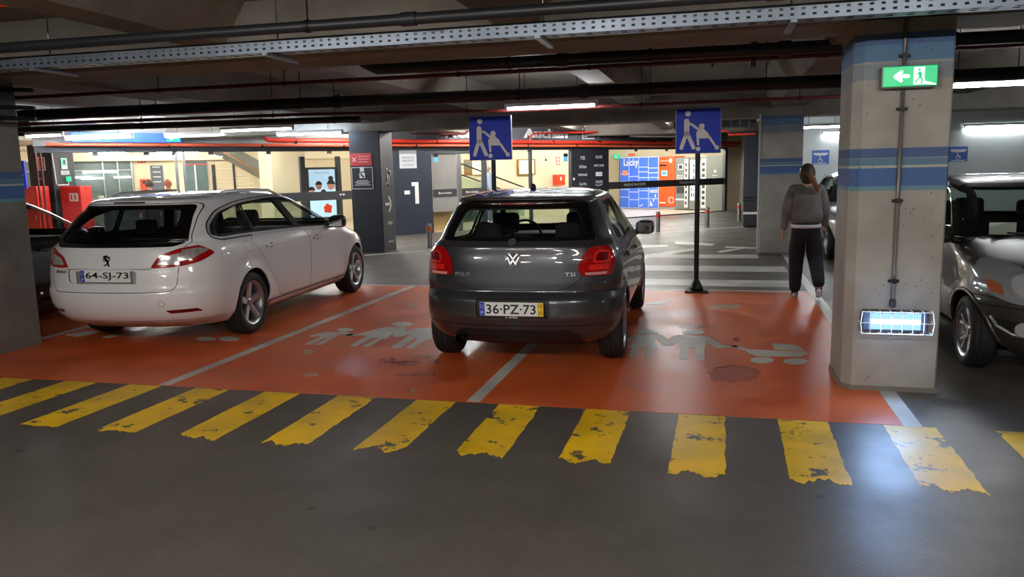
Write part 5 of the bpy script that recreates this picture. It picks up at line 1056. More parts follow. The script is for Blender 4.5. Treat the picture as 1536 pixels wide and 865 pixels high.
    MB().ball((0, 0, 0), .014, 12, 8).obj('tow_ball', pbr('plate_white', 0), root, smooth=True).location = (-.925, .28, .53)
    return root

YAR = [(.18, .25, 3.42, .70, .5, 2.6, .7, 2.4), (.25, .10, 3.52, .76, .5, 2.6, .75, 2.3), (.35, .03, 3.60, .80, .5, 2.6, .8, 2.3), (.48, .0, 3.64, .825, .5, 2.6, .85, 2.25), (.57, .01, 3.63, .83, .5, 2.6, .85, 2.25), (.62, .03, 3.59, .83, .5, 2.6, .85, 2.25),
       (.70, .05, 3.55, .828, .5, 2.6, .85, 2.3), (.78, .06, 3.47, .824, .5, 2.6, .85, 2.3), (.85, .07, 3.34, .815, .5, 2.6, .85, 2.3), (.91, .08, 3.12, .80, .5, 2.6, .8, 2.4), (.96, .09, 2.90, .785, .5, 2.6, .7, 2.5), (1.0, .10, 2.72, .768, .5, 2.6, .6, 2.6), (1.05, .12, 2.60, .745, .5, 2.6, .5, 2.7),
       (1.15, .17, 2.42, .705, .5, 2.8, .5, 2.8), (1.28, .24, 2.18, .66, .5, 2.8, .5, 2.8), (1.40, .32, 1.96, .622, .5, 2.8, .5, 2.7), (1.44, .36, 1.87, .60, .5, 2.8, .5, 2.5), (1.465, .50, 1.78, .56, .5, 2.5, .5, 2.3), (1.485, .75, 1.65, .47, .5, 2.3, .5, 2.2), (1.495, 1.0, 1.5, .3, .3, 2., .3, 2.)]
def make_compact(name, label, pm, loc, yaw):
    M = common_mats(); root = thing(name, label, 'car', loc, yaw); gl = GL()
    ax = [(.53, .285), (2.90, .285)]; B = Body(3.64, YAR, ax, .335, .022)
    dlo = rpoly([(.55, 1.03), (1.3, 1.0), (2.1, .965), (2.58, .96), (2.16, 1.22), (1.88, 1.375), (1.5, 1.42), (.9, 1.41), (.62, 1.32)], [.05, 0, 0, .02, .1, .1, .2, .1, .1])
    side_glass(B, dlo, [[(.65, 1.05), (1.30, 1.015), (1.34, 1.395), (.95, 1.385), (.70, 1.30)], [(1.41, 1.012), (2.45, .98), (2.10, 1.215), (1.85, 1.35), (1.45, 1.395)]])
    for sg in (1, -1):
        q = 'rl'[sg < 0]
        for (ya, za) in ax: B.cut('side', circle(ya, za, .335, 44), 'hole', sg)
        B.gapped('side', rpoly([(1.40, .28), (1.35, 1.0), (.75, 1.02), (.74, .75), (.90, .28)], .06), 'rear_door' + q, sg)
        B.gapped('side', rpoly([(2.44, .28), (2.42, .72), (2.58, .95), (2.52, .962), (1.36, 1.0), (1.41, .28)], [.05, .15, 0, 0, 0, .05]), 'front_door' + q, sg)
        B.cut('side', [(.88, .22), (2.55, .22), (2.55, .27), (.88, .27)], 'sill' + q, sg)
        B.cut('side', rpoly([(2.72, .83), (2.83, .83), (2.83, .862), (2.72, .862)], .012), 'repeater' + q, sg)
        # headlight: clear ellipse, with indicator
        hp = rpoly([(sg * .44, .60), (sg * .62, .575), (sg * .73, .62), (sg * .79, .68), (sg * .785, .80), (sg * .72, .88), (sg * .59, .865), (sg * .46, .75)], .06)
        fs = lambda c, n: c.y > 2.4 and n.y > -.2 and c.x * sg > .2
        B.cut('front', hp, 'headlight' + q, 1, sel=fs)
        B.cut('front', rpoly([(sg * .668, .63), (sg * .738, .655), (sg * .75, .735), (sg * .68, .715)], .02), 'indicator' + q, 1, ('headlight' + q,), sel=fs)
        B.cut('front', circle(sg * .55, .71, .10, 24), 'lampring' + q, 1, ('headlight' + q,), sel=fs); B.cut('front', circle(sg * .55, .71, .08, 24), 'lampcore' + q, 1, ('lampring' + q,), sel=fs)
        B.cut('front', rpoly([(sg * .73, .46), (sg * .66, .36), (sg * .45, .34), (sg * .45, .45)], .03), 'fogpanel' + q, 1, sel=fs)
        B.cut('side', [(3.0, .605), (3.8, .600), (3.8, .606), (3.0, .611)], 'gap', sg, sel=lambda c, n: c.x * sg > .3)
    B.sealed('front', rpoly([(-.735, .985), (.735, .985), (.60, 1.42), (-.60, 1.42)], .08), 'front_trim', 'windscreen', .035, sel=lambda c, n: c.y > 1.6 and n.y > .25 and c.z > .95)
    B.gapped('top', rpoly([(-.70, 2.72), (.70, 2.72), (.68, 3.05), (.52, 3.42), (-.52, 3.42), (-.68, 3.05)], .1), 'bonnet')
    B.cut('front', rpoly([(-.30, .63), (.30, .63), (.36, .74), (-.36, .74)], .04), 'grille'); B.cut('front', rpoly([(-.42, .27), (.42, .27), (.42, .42), (-.42, .42)], .04), 'grille')
    B.cut('front', [(-.85, .545), (.85, .545), (.85, .555), (-.85, .555)], 'gap', sel=lambda c, n: c.y > 2.9)
    B.sealed('rear', rpoly([(-.62, 1.03), (.62, 1.03), (.52, 1.40), (-.52, 1.40)], .06), 'rear_trim', 'rear_window', .04)
    sp = {'body': ('body', pm, 0, None), 'gap': ('panel_gap', M['gap'], -.006, None), 'side_trim': ('window_trim', M['black'], .001, None), 'front_trim': ('window_trim', M['black'], .001, None), 'rear_trim': ('window_trim', M['black'], .001, None),
          'windscreen': ('windscreen', gl, 0, None), 'rear_window': ('rear_window', gl, 0, None), 'bonnet': ('bonnet', pm, 0, None), 'grille': ('grille', M['plas'], -.012, None)}
    for q in 'rl':
        for k in (0, 1): sp['side_window%d%s' % (k, q)] = ('side_window', gl, 0, None)
        sp['rear_door' + q] = ('door', pm, 0, None); sp['front_door' + q] = ('door', pm, 0, None); sp['sill' + q] = ('sill', pm, .012, None)
        sp['headlight' + q] = ('headlight', pbr('lamp_dim', (150, 152, 156), .1, .3, coat=1.), .004, None); sp['indicator' + q] = ('indicator_lamp', pbr('lamp_amber_dim', (168, 92, 54), .15, coat=1.), .006, 'orange indicator')
        sp['lampring' + q] = ('lamp_ring', M['chrome'], .010, None); sp['lampcore' + q] = ('lamp_bowl', M['clear'], .008, None); sp['repeater' + q] = ('side_repeater', pbr('lamp_dim', 0), .006, None); sp['fogpanel' + q] = ('fog_panel', M['plas'], -.008, None)
    arch_lips(B, root, pm, .018); handles(B, root, M['plas'], [(.98, .88), (1.62, .86)])
    fg = {sg: B.at('front', sg * .58, .40) for sg in (1, -1)}
    lip = {sg: [B.at('front', sg * x, z)[0] for x, z in ((.735, .47), (.70, .40), (.62, .352), (.48, .338))] for sg in (1, -1)}
    top = B.at('top', -.44, 1.75)[0]
    B.build(root, sp)
    for sg in (1, -1):
        make_wheel(root, sg * .735, .53, .285, .175, .195, 'split', M['alloy'], sg); make_wheel(root, sg * .735, 2.90, .285, .175, .195, 'split', M['alloy'], sg)
        mirror(root, sg * .80, 2.42, 1.02, sg, pm)
        MB().tube(lip[sg], .012, 8).obj('fog_rim', pbr('chrome_satin', 0), root, smooth=True)
        p, n = fg[sg]; o = MB().lathe([(0, .01), (.05, .01), (.055, 0), (.05, -.012), (0, -.016)], 18, 'y').obj('fog_lamp', M['clear'], root, smooth=40); o.location = p + Vector((0, .004, 0))
        # wipers
        MB().tube([(sg * .05 - .1, 2.66, 1.0), (sg * .32 - .1, 2.64, 1.02), (sg * .5 - .05, 2.56, 1.035)], .008, 6).obj('wiper', M['plas'], root)
    interior(root, .62, 2.45, 1.0, 1.35, .75, top=.62)
    MB().box(-.66, .4, .16, .66, 3.2, .2).obj('underbody', M['plas'], root)
    MB().tube([top, top + Vector((0, .02, .06))], [.006, .004], 8).obj('aerial', M['plas'], root)
    MB().box(-.10, -.004, -.05, .10, .004, .05, .002).obj('windscreen_sticker', pbr('paper_white', (215, 215, 210), .6), root).location = (.45, 2.45, 1.06)
    return root
# ------------------------------------------------------------------ things on the pillars
steel = pbr('steel', 0); dks = pbr('dark_steel', 0); galv = pbr('galvanised', (132, 143, 158), .4, .6, vary=(112, 122, 136), nscale=3.)
bw = pbr('white_wire', (222, 226, 232), .4)
cp = thing('conduit', 'grey metal conduit running down the right concrete pillar', 'conduit', (1.205, 5.985, 0))
MB().tube([(0, -.008, .66), (0, -.008, 2.10)], .0125, 10).obj('pipe', pbr('conduit_grey', (128, 124, 118), .45, .4), cp, smooth=True)
MB().tube([(0, -.008, 2.27), (0, -.008, 2.575)], .0125, 10).obj('pipe', MATS['conduit_grey'], cp, smooth=True)
for z in (.80, 1.36, 1.98, 2.33): MB().box(-.035, -.012, z - .010, .035, .01, z + .010, .003).tube([(-.0, -.03, z), (0, .01, z)], .018, 10).obj('pipe_clip', dks, cp)
MB().box(-.018, -.03, .62, .018, .01, .67, .005).obj('cable_gland', pbr('plate_black', 0), cp)
ex = thing('exit_sign', 'green lit exit sign with a white arrow and running figure on the right pillar', 'sign', (1.225, 5.93, 2.185))
MB().box(-.172, -.045, -.072, .172, .06, .072, .008).obj('sign_case', pbr('case_grey', (130, 134, 134), .4, .3), ex)
MB().box(-.165, -.052, -.065, .165, -.045, .065, .004).obj('green_face', pbr('exit_green', (0, 168, 104), .35, emit=(0, 186, 116), estr=.42), ex)
ew = pbr('exit_glow', (240, 250, 246), .4, emit=(240, 250, 246), estr=1.1)
MB().stroke([(-.015, 0), (-.085, 0)], .022, -.056, -.052, 'y').stroke([(-.055, .028), (-.09, 0), (-.055, -.028)], .02, -.056, -.052, 'y').obj('arrow', ew, ex)
MB().prism([(.022, -.055), (.085, -.055), (.085, .055), (.022, .055)], -.056, -.052, 'y').prism([(.085, -.055), (.085, -.035), (.155, -.056), (.155, -.062)], -.056, -.052, 'y').obj('doorway', ew, ex)
MB().stroke([(.056, .02), (.06, -.008)], .018, -.060, -.056, 'y').stroke([(.06, -.008), (.074, -.024), (.068, -.05)], .010, -.060, -.056, 'y').stroke([(.06, -.008), (.046, -.022), (.032, -.042)], .010, -.060, -.056, 'y').stroke([(.056, .018), (.074, .004)], .008, -.060, -.056, 'y').stroke([(.055, .018), (.038, .008)], .008, -.060, -.056, 'y').stroke([(.052, .038), (.0525, .038)], .017, -.060, -.056, 'y').obj('running_figure', MATS['exit_green'], ex)
# caged bulkhead lamp
cl = thing('caged_lamp', 'bluish white caged lamp low on the right concrete pillar', 'lamp', (1.215, 5.96, .525))
MB().box(-.215, -.045, -.072, .215, .04, .072, .012).obj('lamp_case', pbr('case_dark', (70, 78, 92), .4, .3), cl)
MB().box(-.165, -.052, -.058, .165, -.045, .058, .004).obj('reflector', emis('cage_glow', (.30, .56, 1.), .75), cl)
MB().tube([(-.155, -.062, 0), (.155, -.062, 0)], .016, 12).obj('tube', emis('cage_tube', (.62, .82, 1.), 9.), cl)
def wire(pts, r=.0032): return MB().tube(pts, r, 6)
k = MB()
k.tube([(-.225, -.03, .078), (-.225, -.115, .078), (.225, -.115, .078), (.225, -.03, .078)], .0035, 6).tube([(-.225, -.03, -.078), (-.225, -.115, -.078), (.225, -.115, -.078), (.225, -.03, -.078)], .0035, 6)
k.tube([(-.225, -.115, .078), (-.235, -.12, 0), (-.225, -.115, -.078)], .0035, 6).tube([(.225, -.115, .078), (.235, -.12, 0), (.225, -.115, -.078)], .0035, 6).tube([(-.235, -.03, 0), (-.235, -.12, 0), (.235, -.12, 0), (.235, -.03, 0)], .003, 6)
k.obj('cage_frame', bw, cl)
m0 = None
for i in range(6):
    x = -.17 + i * .068
    o = wire([(0, -.02, .078), (0, -.115, .078), (0, -.125, 0), (0, -.115, -.078), (0, -.02, -.085)]).obj('cage_wire', bw, cl) if m0 is None else link('cage_wire', m0, None, cl)
    m0 = o.data; o.location = (x, 0, 0)
l = bpy.data.lights.new('lamp_glow', 'AREA'); l.shape = 'RECTANGLE'; l.size = .32; l.size_y = .1; l.energy = 5.5; l.color = (.36, .58, 1.); lo = bpy.data.objects.new('lamp_glow', l); C.objects.link(lo); lo.parent = cl; lo.location = (0, -.075, 0); lo.rotation_euler = (-PI / 2, 0, 0)
# ------------------------------------------------------------------ perforated cable tray under the first beam
def tray(label, x0, x1, y, z, wd, h, mat, rz=0., holes=True):
    t = thing('cable_tray', label, 'cable tray', ((x0 + x1) / 2, y, z), rz); L = (x1 - x0) / 2
    def perf(nm, n, rowsz, place, thick):
        """strip with slots: built from bars between the holes"""
        b = MB(); p = 2 * L / n; sl = p * .36
        for i in range(n):
            a = -L + i * p; place(b, a, a + p - sl, rowsz[0][0], rowsz[-1][1])
            for (r0, r1) in rowsz: place(b, a + p - sl, a + p, r0, r1)
        return b.obj(nm, mat, t)
    n = int(2 * L / .062)
    rows = [(0, .017), (.031, .050), (.064, h)]
    perf('side_strip', n, rows, lambda b, a, c, r0, r1: quad(b, [(a, -wd / 2, r0), (c, -wd / 2, r0), (c, -wd / 2, r1), (a, -wd / 2, r1)]), .001)
    MB().box(-L, wd / 2 - .001, 0, L, wd / 2 + .001, h).obj('back_strip', mat, t)
    m = int(2 * L / .11); rw = [(-wd / 2, -wd / 2 + .02), (-wd / 2 + .055, -wd / 2 + .085), (-wd / 2 + .12, -wd / 2 + .15), (wd / 2 - .02, wd / 2)]
    perf('bottom_strip', m, rw, lambda b, a, c, r0, r1: quad(b, [(a, r0, 0), (a, r1, 0), (c, r1, 0), (c, r0, 0)]), .001)
    MB().box(-L, -wd / 2 - .004, h - .004, L, -wd / 2 + .012, h).box(-L, -wd / 2 - .002, -.003, L, -wd / 2 + .01, .002).obj('rolled_edge', mat, t)
    return t
def quad(b, P): b.bm.faces.new([b.bm.verts.new(p) for p in P])
tr1 = tray('long galvanised perforated cable tray crossing in front of the first ceiling beam', -9.5, 6.5, 5.18, 2.475, .17, .084, galv, .012)
for x in (-5.0, -3.05, -1.12, .42, 2.5):
    b = MB().box(x - .02 + 1.5, -.11, -.025, x + .02 + 1.5, .34, -.004, .003); b.obj('tray_bracket', galv, tr1)
    MB().tube([(x + 1.5, .09, 0), (x + 1.5, .09, .58)], .006, 6).obj('threaded_rod', steel, tr1)
for i, (x0, x1, cr) in enumerate(((-9.4, 6.4, .028), (-9.4, 6.4, .025), (-9.4, 6.4, .022))):
    tag(MB().tube([(x0, 5.035 + i * .056, 2.478 + cr), (x1, 5.035 + i * .056 + .19, 2.478 + cr)], cr, 8).obj('cable', pbr('cable_black', (28, 28, 30), .6), None, smooth=True), ('thick', 'middle', 'thin')[i] + ' dark cable lying in the galvanised cable tray', 'cable', 'cables in the tray')
# ------------------------------------------------------------------ pipes
pdk = pbr('pipe_dark', (34, 36, 40), .45, vary=(26, 28, 32), nscale=2.); pmar = pbr('pipe_maroon', (92, 30, 28), .45); pred = pbr('pipe_red', (214, 54, 36), .38, coat=.3)
def pipe(label, pts, r, mat, hang=(), name='pipe', cat='pipe', couple=(), grp=None, zc=3.05):
    c = Vector(pts[0]); t = thing(name, label, cat, c, 0, grp); P = [Vector(p) - c for p in pts]
    MB().tube(P, r, 14).obj('pipe_run', mat, t, smooth=60)
    def on(x):
        for a, b in zip(P, P[1:]):
            if abs(b.x - a.x) > 1e-6 and min(a.x, b.x) <= x - c.x <= max(a.x, b.x): return a.lerp(b, (x - c.x - a.x) / (b.x - a.x))
        return None
    for x in hang:
        q = on(x)
        if q is not None:
            MB().tube([q + Vector((0, 0, r)), Vector((q.x, q.y, zc - c.z))], .006, 6).obj('hanger', dks, t)
            d = Vector((1, 0, 0)); MB().tube([q - d * .015, q + d * .015], r + .006, 14).obj('pipe_clamp', dks, t, smooth=40)
    for x in couple:
        q = on(x)
        if q is not None: MB().tube([q - Vector((.05, 0, 0)), q + Vector((.05, 0, 0))], r * 1.22, 14).obj('coupling', mat, t, smooth=40)
    return t
pipe('thick dark pipe nearest behind the first beam, bent up at its left end', [(-3.45, 7.28, 2.95), (-3.42, 7.28, 2.80), (-3.32, 7.29, 2.68), (-3.2, 7.3, 2.62), (-1.9, 7.4, 2.62), (7.5, 7.75, 2.62)], .055, pdk, (-1.9, -.6, 1.9, 4), couple=(-1.4, .55))
pipe('thin maroon pipe just below the nearest dark pipe', [(-9.5, 7.5, 2.56), (7.5, 7.98, 2.60)], .021, pmar, (-5.9, -4.4, -2.5, -1.2, .3, 2.6), couple=(-3.7, -.9, .9))
pipe('thickest dark pipe across the ceiling behind the two pushchair signs', [(-10.5, 8.75, 2.49), (8, 9.75, 2.50)], .072, pdk, (-7.0, -5.0, -2.25, -.75, .5, 2.2), couple=(-4.5, -1.5, 2.0))
pipe('thin maroon pipe level with the tube lamp above the dark hatchback', [(-12, 9.5, 2.45), (-5.7, 10.1, 2.45), (-2.9, 10.95, 2.45), (2.0, 10.95, 2.45)], .022, pmar, (-8, -6, -3.4, -1.0, 1), couple=(-1.25, -.2))
pipe('dark pipe running above and in front of the galvanised cable tray', [(-10, 4.75, 2.585), (7, 5.0, 2.585)], .036, pdk, (-8, -2.6, 3), couple=(-5.2, -1.9, .3))
pipe('dark pipe close under the ceiling on the left above the estate car', [(-13, 10.6, 2.46), (-5.4, 11.6, 2.46)], .05, pdk, (-9, -7, -5.8))
pipe('red pipe short length at the top left of the ceiling', [(-5.6, 4.27, 2.745), (-4.1, 4.27, 2.745)], .022, pred, ())
for (x, y) in ((.35, 8.7), (-.05, 8.55)):
    t = thing('ceiling_bracket', 'grey pipe drop hanging between the dark pipes near the right pushchair sign' if x > .2 else 'thin pale hanging strap between the dark pipes near the right pushchair sign', 'bracket', (x, y, 2.62))
    MB().tube([(0, 0, .40), (-.02, .05, 0)], .035 if x > .2 else .012, 12).obj('drop_pipe', pbr('pipe_grey', (110, 106, 102), .5), t, smooth=50); MB().tube([(-.003, .01, .26), (-.006, .015, .22)], .043 if x > .2 else .02, 12).obj('clamp_ring', pdk, t)
# red sprinkler pipes in front of the shop header
def fpipe(label, us, d, z, r, mat, hang, grp=None):
    pts = [fw(u, dd, zz) for (u, dd, zz) in us]; c = pts[0]; t = thing('sprinkler_pipe', label, 'pipe', c, 0)
    MB().tube([p - c for p in pts], r, 12).obj('pipe_run', mat, t, smooth=60)
    for u in hang:
        q = fw(u, d, z) - c; MB().tube([q - FD * .02, q + FD * .02], r + .008, 12).obj('pipe_clamp', dks, t, smooth=40); MB().tube([q + Vector((0, 0, r)), q + Vector((0, 0, .6))], .007, 6).obj('hanger', steel, t)
    return t
fpipe('upper thick red pipe along the front of the glazed shop', [(-3.95, -.22, 2.62), (-3.93, -.22, 2.50), (-3.86, -.22, 2.43), (-3.7, -.22, 2.415), (12.9, -.22, 2.36)], -.22, 2.40, .052, pred, (-3.2, -1.2, .6, 2.4, 4.5, 6.3, 8.6))
fpipe('lower red pipe along the front of the glazed shop', [(-8.3, -.20, 2.325), (12.9, -.20, 2.255)], -.20, 2.29, .036, pbr('pipe_red2', (202, 84, 56), .4), (-6, -4, -2, 0, 1.7, 3.6, 5.4, 7.6, 10))
fpipe('thin red branch pipe rising across the grey fascia lettering', [(3.62, -.3, 2.40), (3.62, -.3, 2.52), (3.7, -.3, 2.60), (3.85, -.3, 2.63), (10.4, -.35, 2.80)], -.3, 2.7, .026, pred, (5.6, 7.6))
fpipe('short dark red branch pipe beside the black pillar', [(-.55, -.9, 2.62), (-.5, -.9, 2.56), (1.05, -.9, 2.56), (1.15, -.9, 2.64)], -.9, 2.56, .026, pmar, (0.2,))
pipe('red pipe bend beside the navy pillar at the back', [(-.1, 22.4, 2.52), (.25, 22.4, 2.52), (.28, 22.4, 2.42), (.95, 22.4, 2.42)], .026, pred, ())
t = thing('duct', 'dark ribbed duct under the ceiling left of the navy pillar', 'duct', (-.1, 21.0, 2.72)); MB().box(-1., -.3, -.16, 1.0, .3, .1, .02).obj('duct_body', pbr('duct_dark', (52, 52, 54), .6), t)
for k in range(9): MB().box(-.95 + k * .22, -.32, -.17, -.90 + k * .22, .3, .11).obj('duct_rib', pbr('duct_rib', (86, 86, 86), .5), t)
# black box on the left pillar with cables
t = thing('junction_box', 'black box fixed high on the concrete pillar at the left edge', 'box', (-6.55, 6.1, 2.33)); MB().box(0, -.12, -.17, .14, .14, .18, .02).obj('box_body', pbr('plate_black', 0), t); MB().box(.14, -.08, -.10, .16, .1, .12, .005).obj('box_lid', pbr('black_plastic', 0), t)
for z in (.14, -.02, -.12): MB().tube([(.12, .0, z), (.42, .06, z - .015)], .02, 10).obj('cable_end', pbr('plate_black', 0), t)
# ------------------------------------------------------------------ pushchair signs
sblue = pbr('sign_face_blue', (34, 62, 200), .5, spec=.3); spic = pbr('sign_grey_white', (236, 236, 236), .6, spec=.25)
def pushchair(label, x, y, s, zc, pole, px=0.):
    t = thing('parking_sign', label, 'sign', (x, y, 0), .06); h = s / 2
    MB().box(-h, -.03, zc - h, h, .03, zc + h, .008).obj('sign_board', pbr('sign_edge', (136, 140, 148), .4, .3), t)
    MB().box(-h + .008, -.034, zc - h + .008, h - .008, -.03, zc + h - .008, .002).obj('blue_face', sblue, t)
    q = lambda a, b: ((a - .5) * s, zc + (b - .5) * s)
    b = MB().stroke([q(.27, .885), q(.2701, .885)], .125 * s, -.037, -.034, 'y')
    b.stroke([q(.245, .72), q(.245, .42)], .115 * s, -.037, -.034, 'y').stroke([q(.24, .45), q(.13, .13)], .085 * s, -.037, -.034, 'y').stroke([q(.26, .45), q(.40, .13)], .085 * s, -.037, -.034, 'y').stroke([q(.29, .66), q(.36, .645), q(.50, .53)], .055 * s, -.037, -.034, 'y')
    b.obj('walking_figure', spic, t)
    b = MB().stroke([q(.575, .60), q(.5751, .60)], .125 * s, -.037, -.034, 'y').prism([q(.48, .56), q(.60, .56), q(.72, .44), q(.76, .33), q(.52, .33), q(.50, .40)], -.037, -.034, 'y').stroke([q(.48, .46), q(.50, .20)], .05 * s, -.037, -.034, 'y').stroke([q(.74, .36), q(.90, .12)], .05 * s, -.037, -.034, 'y')
    b.stroke([q(.50, .10), q(.5001, .10)], .10 * s, -.037, -.034, 'y').stroke([q(.91, .12), q(.9101, .12)], .10 * s, -.037, -.034, 'y').obj('pushchair_figure', spic, t)
    pm_ = pbr('pole_black', (20, 24, 26), .4, .3)
    MB().tube([(px, .05, .02), (px, .05, zc + h * .8)], .032, 16).obj('pole', pm_, t, smooth=50)
    MB().lathe([(0, .02), (.085, .02), (.09, .05), (.04, .155), (0, .155)], 8, 'z', c=(px, .05, 0)).obj('pole_foot', pm_, t)
    MB().box(px - .15, -.09, .0, px + .15, .19, .022, .006).obj('base_plate', pm_, t)
    for sx in (-.12, .12): MB().lathe([(0, .02), (.014, .02), (.014, .04), (0, .04)], 6, 'z', c=(px + sx, -.06, 0)).obj('bolt', steel, t)
    return t
pushchair('blue pushchair parking sign on a full black pole, right of the dark hatchback', -.245, 10.44, .56, 2.06, True, -.0)
pushchair('blue pushchair parking sign rising behind the dark hatchback roof', -2.97, 10.44, .585, 2.055, True, .02)
# ------------------------------------------------------------------ bollards and bin
def bollard(label, x, y, ring):
    t = thing('bollard', label, 'bollard', (x, y, 0), 0, 'steel bollards before the shop front')
    MB().lathe([(0, 0), (.055, 0), (.055, .48), (.05, .515), (.02, .525), (0, .525)], 20, 'z').obj('post', steel, t, smooth=40)
    MB().lathe([(.054, .37), (.057, .37), (.057, .45), (.054, .45)], 20, 'z', close=True).obj('reflective_ring', ring, t, smooth=40)
    MB().lathe([(.055, 0), (.08, 0), (.08, .012), (.055, .012)], 20, 'z', close=True).obj('floor_flange', steel, t)
og, rd_ = pbr('ring_orange', (236, 92, 40), .4), pbr('ring_red', (206, 54, 48), .4)
bollard('steel bollard with an orange ring before the navy level panel', -5.97, 16.0, og); bollard('steel bollard with a red ring just right of the dark hatchback mirror', -1.42, 20.06, rd_)
bollard('steel bollard with a red ring right of the pushchair sign pole', -.25, 21.77, rd_); bollard('steel bollard with a pale red ring beside the black bin', .62, 24.0, rd_)
t = thing('bin', 'black bin with a white strip at the foot of the navy pillar', 'bin', (.86, 21.7, 0))
MB().box(-.2, -.18, .02, .2, .18, .72, .02).obj('bin_body', pbr('bin_black', (32, 34, 40), .45), t); MB().box(-.215, -.195, .68, .215, .195, .78, .015).obj('bin_bag_rim', pbr('bag_black', (20, 20, 22), .3), t); MB().box(-.2, -.186, .34, .2, -.18, .40).obj('white_strip', wsign, t); MB().box(.2, -.16, .04, .24, .16, .66, .01).obj('bin_side_panel', MATS['bin_black'], t)
# ------------------------------------------------------------------ notices
def notice(nm, label, x, y, z, w_, h, mat, rz=0., cat='notice', group=None):
    o = MB().box(-w_ / 2, -.012, -h / 2, w_ / 2, 0, h / 2, .002).obj(nm, mat); o.location = (x, y, z); o.rotation_euler = (0, 0, rz); tag(o, label, cat, group); return o
sred = pbr('notice_red', (198, 62, 60), .5); sdark = pbr('notice_dark', (40, 42, 47), .5); lite = pbr('line_pale', (206, 200, 188), .6)
n1 = notice('warning_notice', 'red notice with a white cross and small lettering on the black pillar', -7.035, 15.06, 1.90, .47, .25, sred)
MB().stroke([(-.19, .04), (-.11, -.04)], .012, -.015, -.012, 'y').stroke([(-.19, -.04), (-.11, .04)], .012, -.015, -.012, 'y').obj('cross', wsign, n1)
for k in range(3): MB().box(-.06, -.014, .052 - k * .055, .19 - .02 * k, -.012, .072 - k * .055).obj('lettering_line', pbr('letter_pink', (232, 150, 146), .6), n1)
n2 = notice('payment_notice', 'dark framed notice with a hand pictogram under the red notice', -7.025, 15.06, 1.525, .49, .46, sdark)
f = MB()
for a, b in (((-.23, -.215), (.23, -.215)), ((-.23, .215), (.23, .215)), ((-.23, -.215), (-.23, .215)), ((.23, -.215), (.23, .215))): f.stroke([a, b], .012, -.016, -.012, 'y')
f.obj('frame_line', wsign, n2); MB().box(-.045, -.015, .13, .045, -.012, .225).box(-.06, -.015, .0, .06, -.012, .11).obj('pictogram_square', wsign, n2); MB().stroke([(-.03, .085), (.0, .05), (.03, .02)], .03, -.018, -.015, 'y').obj('hand', sdark, n2)
for k, wd in enumerate((.12, .17, .14, .18)): MB().box(-wd, -.0145, -.055 - k * .03, wd, -.012, -.043 - k * .03).obj('lettering_line', wsign, n2)
g_ = thing('wayfinding', 'white escalator pictogram, arrow and shop name on the side of the black pillar', 'pictogram', (-6.615, 15.4, 0), PI / 2)
MB().stroke([(-.10, 1.36), (-.04, 1.36), (.06, 1.60), (.12, 1.62)], .10, -.004, .002, 'y').obj('escalator_outline', lite, g_); MB().stroke([(-.10, 1.36), (-.04, 1.36), (.06, 1.60), (.12, 1.62)], .065, -.006, -.004, 'y').obj('escalator_inner', sdark, g_)
MB().stroke([(-.03, 1.52), (-.03, 1.60)], .05, -.008, -.006, 'y').stroke([(-.05, 1.70), (-.0499, 1.70)], .05, -.008, -.006, 'y').obj('rider', lite, g_)
MB().stroke([(-.17, .98), (.12, .98)], .055, -.004, .002, 'y').stroke([(-.0, 1.12), (.12, .98), (.0, .84)], .055, -.004, .002, 'y').obj('arrow', lite, g_)
text('Auchan', .1, lite, g_, (.0, -.002, .60), width=.26, ext=.001, height=.09); text('CINEMAS', .06, lite, g_, (0, -.002, .20), width=.28, ext=.001, height=.045)
n3 = notice('fire_notice', 'red and white fire hose notice on the black pillar at the far left', -14.96, 15.06, 2.0, .19, .30, wsign); MB().box(-.075, -.015, -.13, .075, -.012, .0).box(-.075, -.015, .01, .075, -.012, .13).obj('red_field', sred, n3); MB().lathe([(.02, -.018), (.035, -.018), (.035, -.015), (.02, -.015)], 14, 'y', close=True, c=(0, 0, .07)).obj('hose_symbol', wsign, n3); MB().box(-.05, -.018, -.1, .03, -.015, -.05).obj('hose_symbol', wsign, n3)
text('i', .1, wsign, PB, (-15.0, 15.055, 1.72), width=None, ext=.001, height=.05); text('PARQUE', .05, wsign, PB, (-15.0, 15.055, 1.66), width=.14, ext=.001)
n4 = notice('assembly_notice', 'green and white emergency notice on the side of the far left black pillar', -14.675, 15.40, 2.0, .17, .25, wsign, PI / 2); MB().box(-.065, -.015, -.05, .065, -.012, .11).obj('green_field', MATS['sign_green'], n4); MB().box(-.03, -.018, -.02, .03, -.015, .08).obj('symbol', pbr('plate_black', 0), n4)
n5 = notice('alarm_label', 'pale label plate above a small green call box on the far left pillar', -14.675, 15.40, 1.79, .26, .10, pbr('label_grey', (164, 176, 180), .5), PI / 2)
t = thing('call_box', 'small green emergency call box with a white conduit on the far left pillar', 'call box', (-14.68, 15.47, 1.64), PI / 2); MB().box(-.06, -.05, -.05, .06, 0, .06, .008).obj('box_body', MATS['sign_green'], t); MB().tube([(-.02, -.03, -.05), (-.02, -.03, -.13), (-.34, -.02, -.13), (-.36, -.02, -.10), (-.40, -.02, .62)], .014, 8).obj('white_conduit', wsign, t)
rc = pbr('cabinet_red', (206, 44, 38), .42)
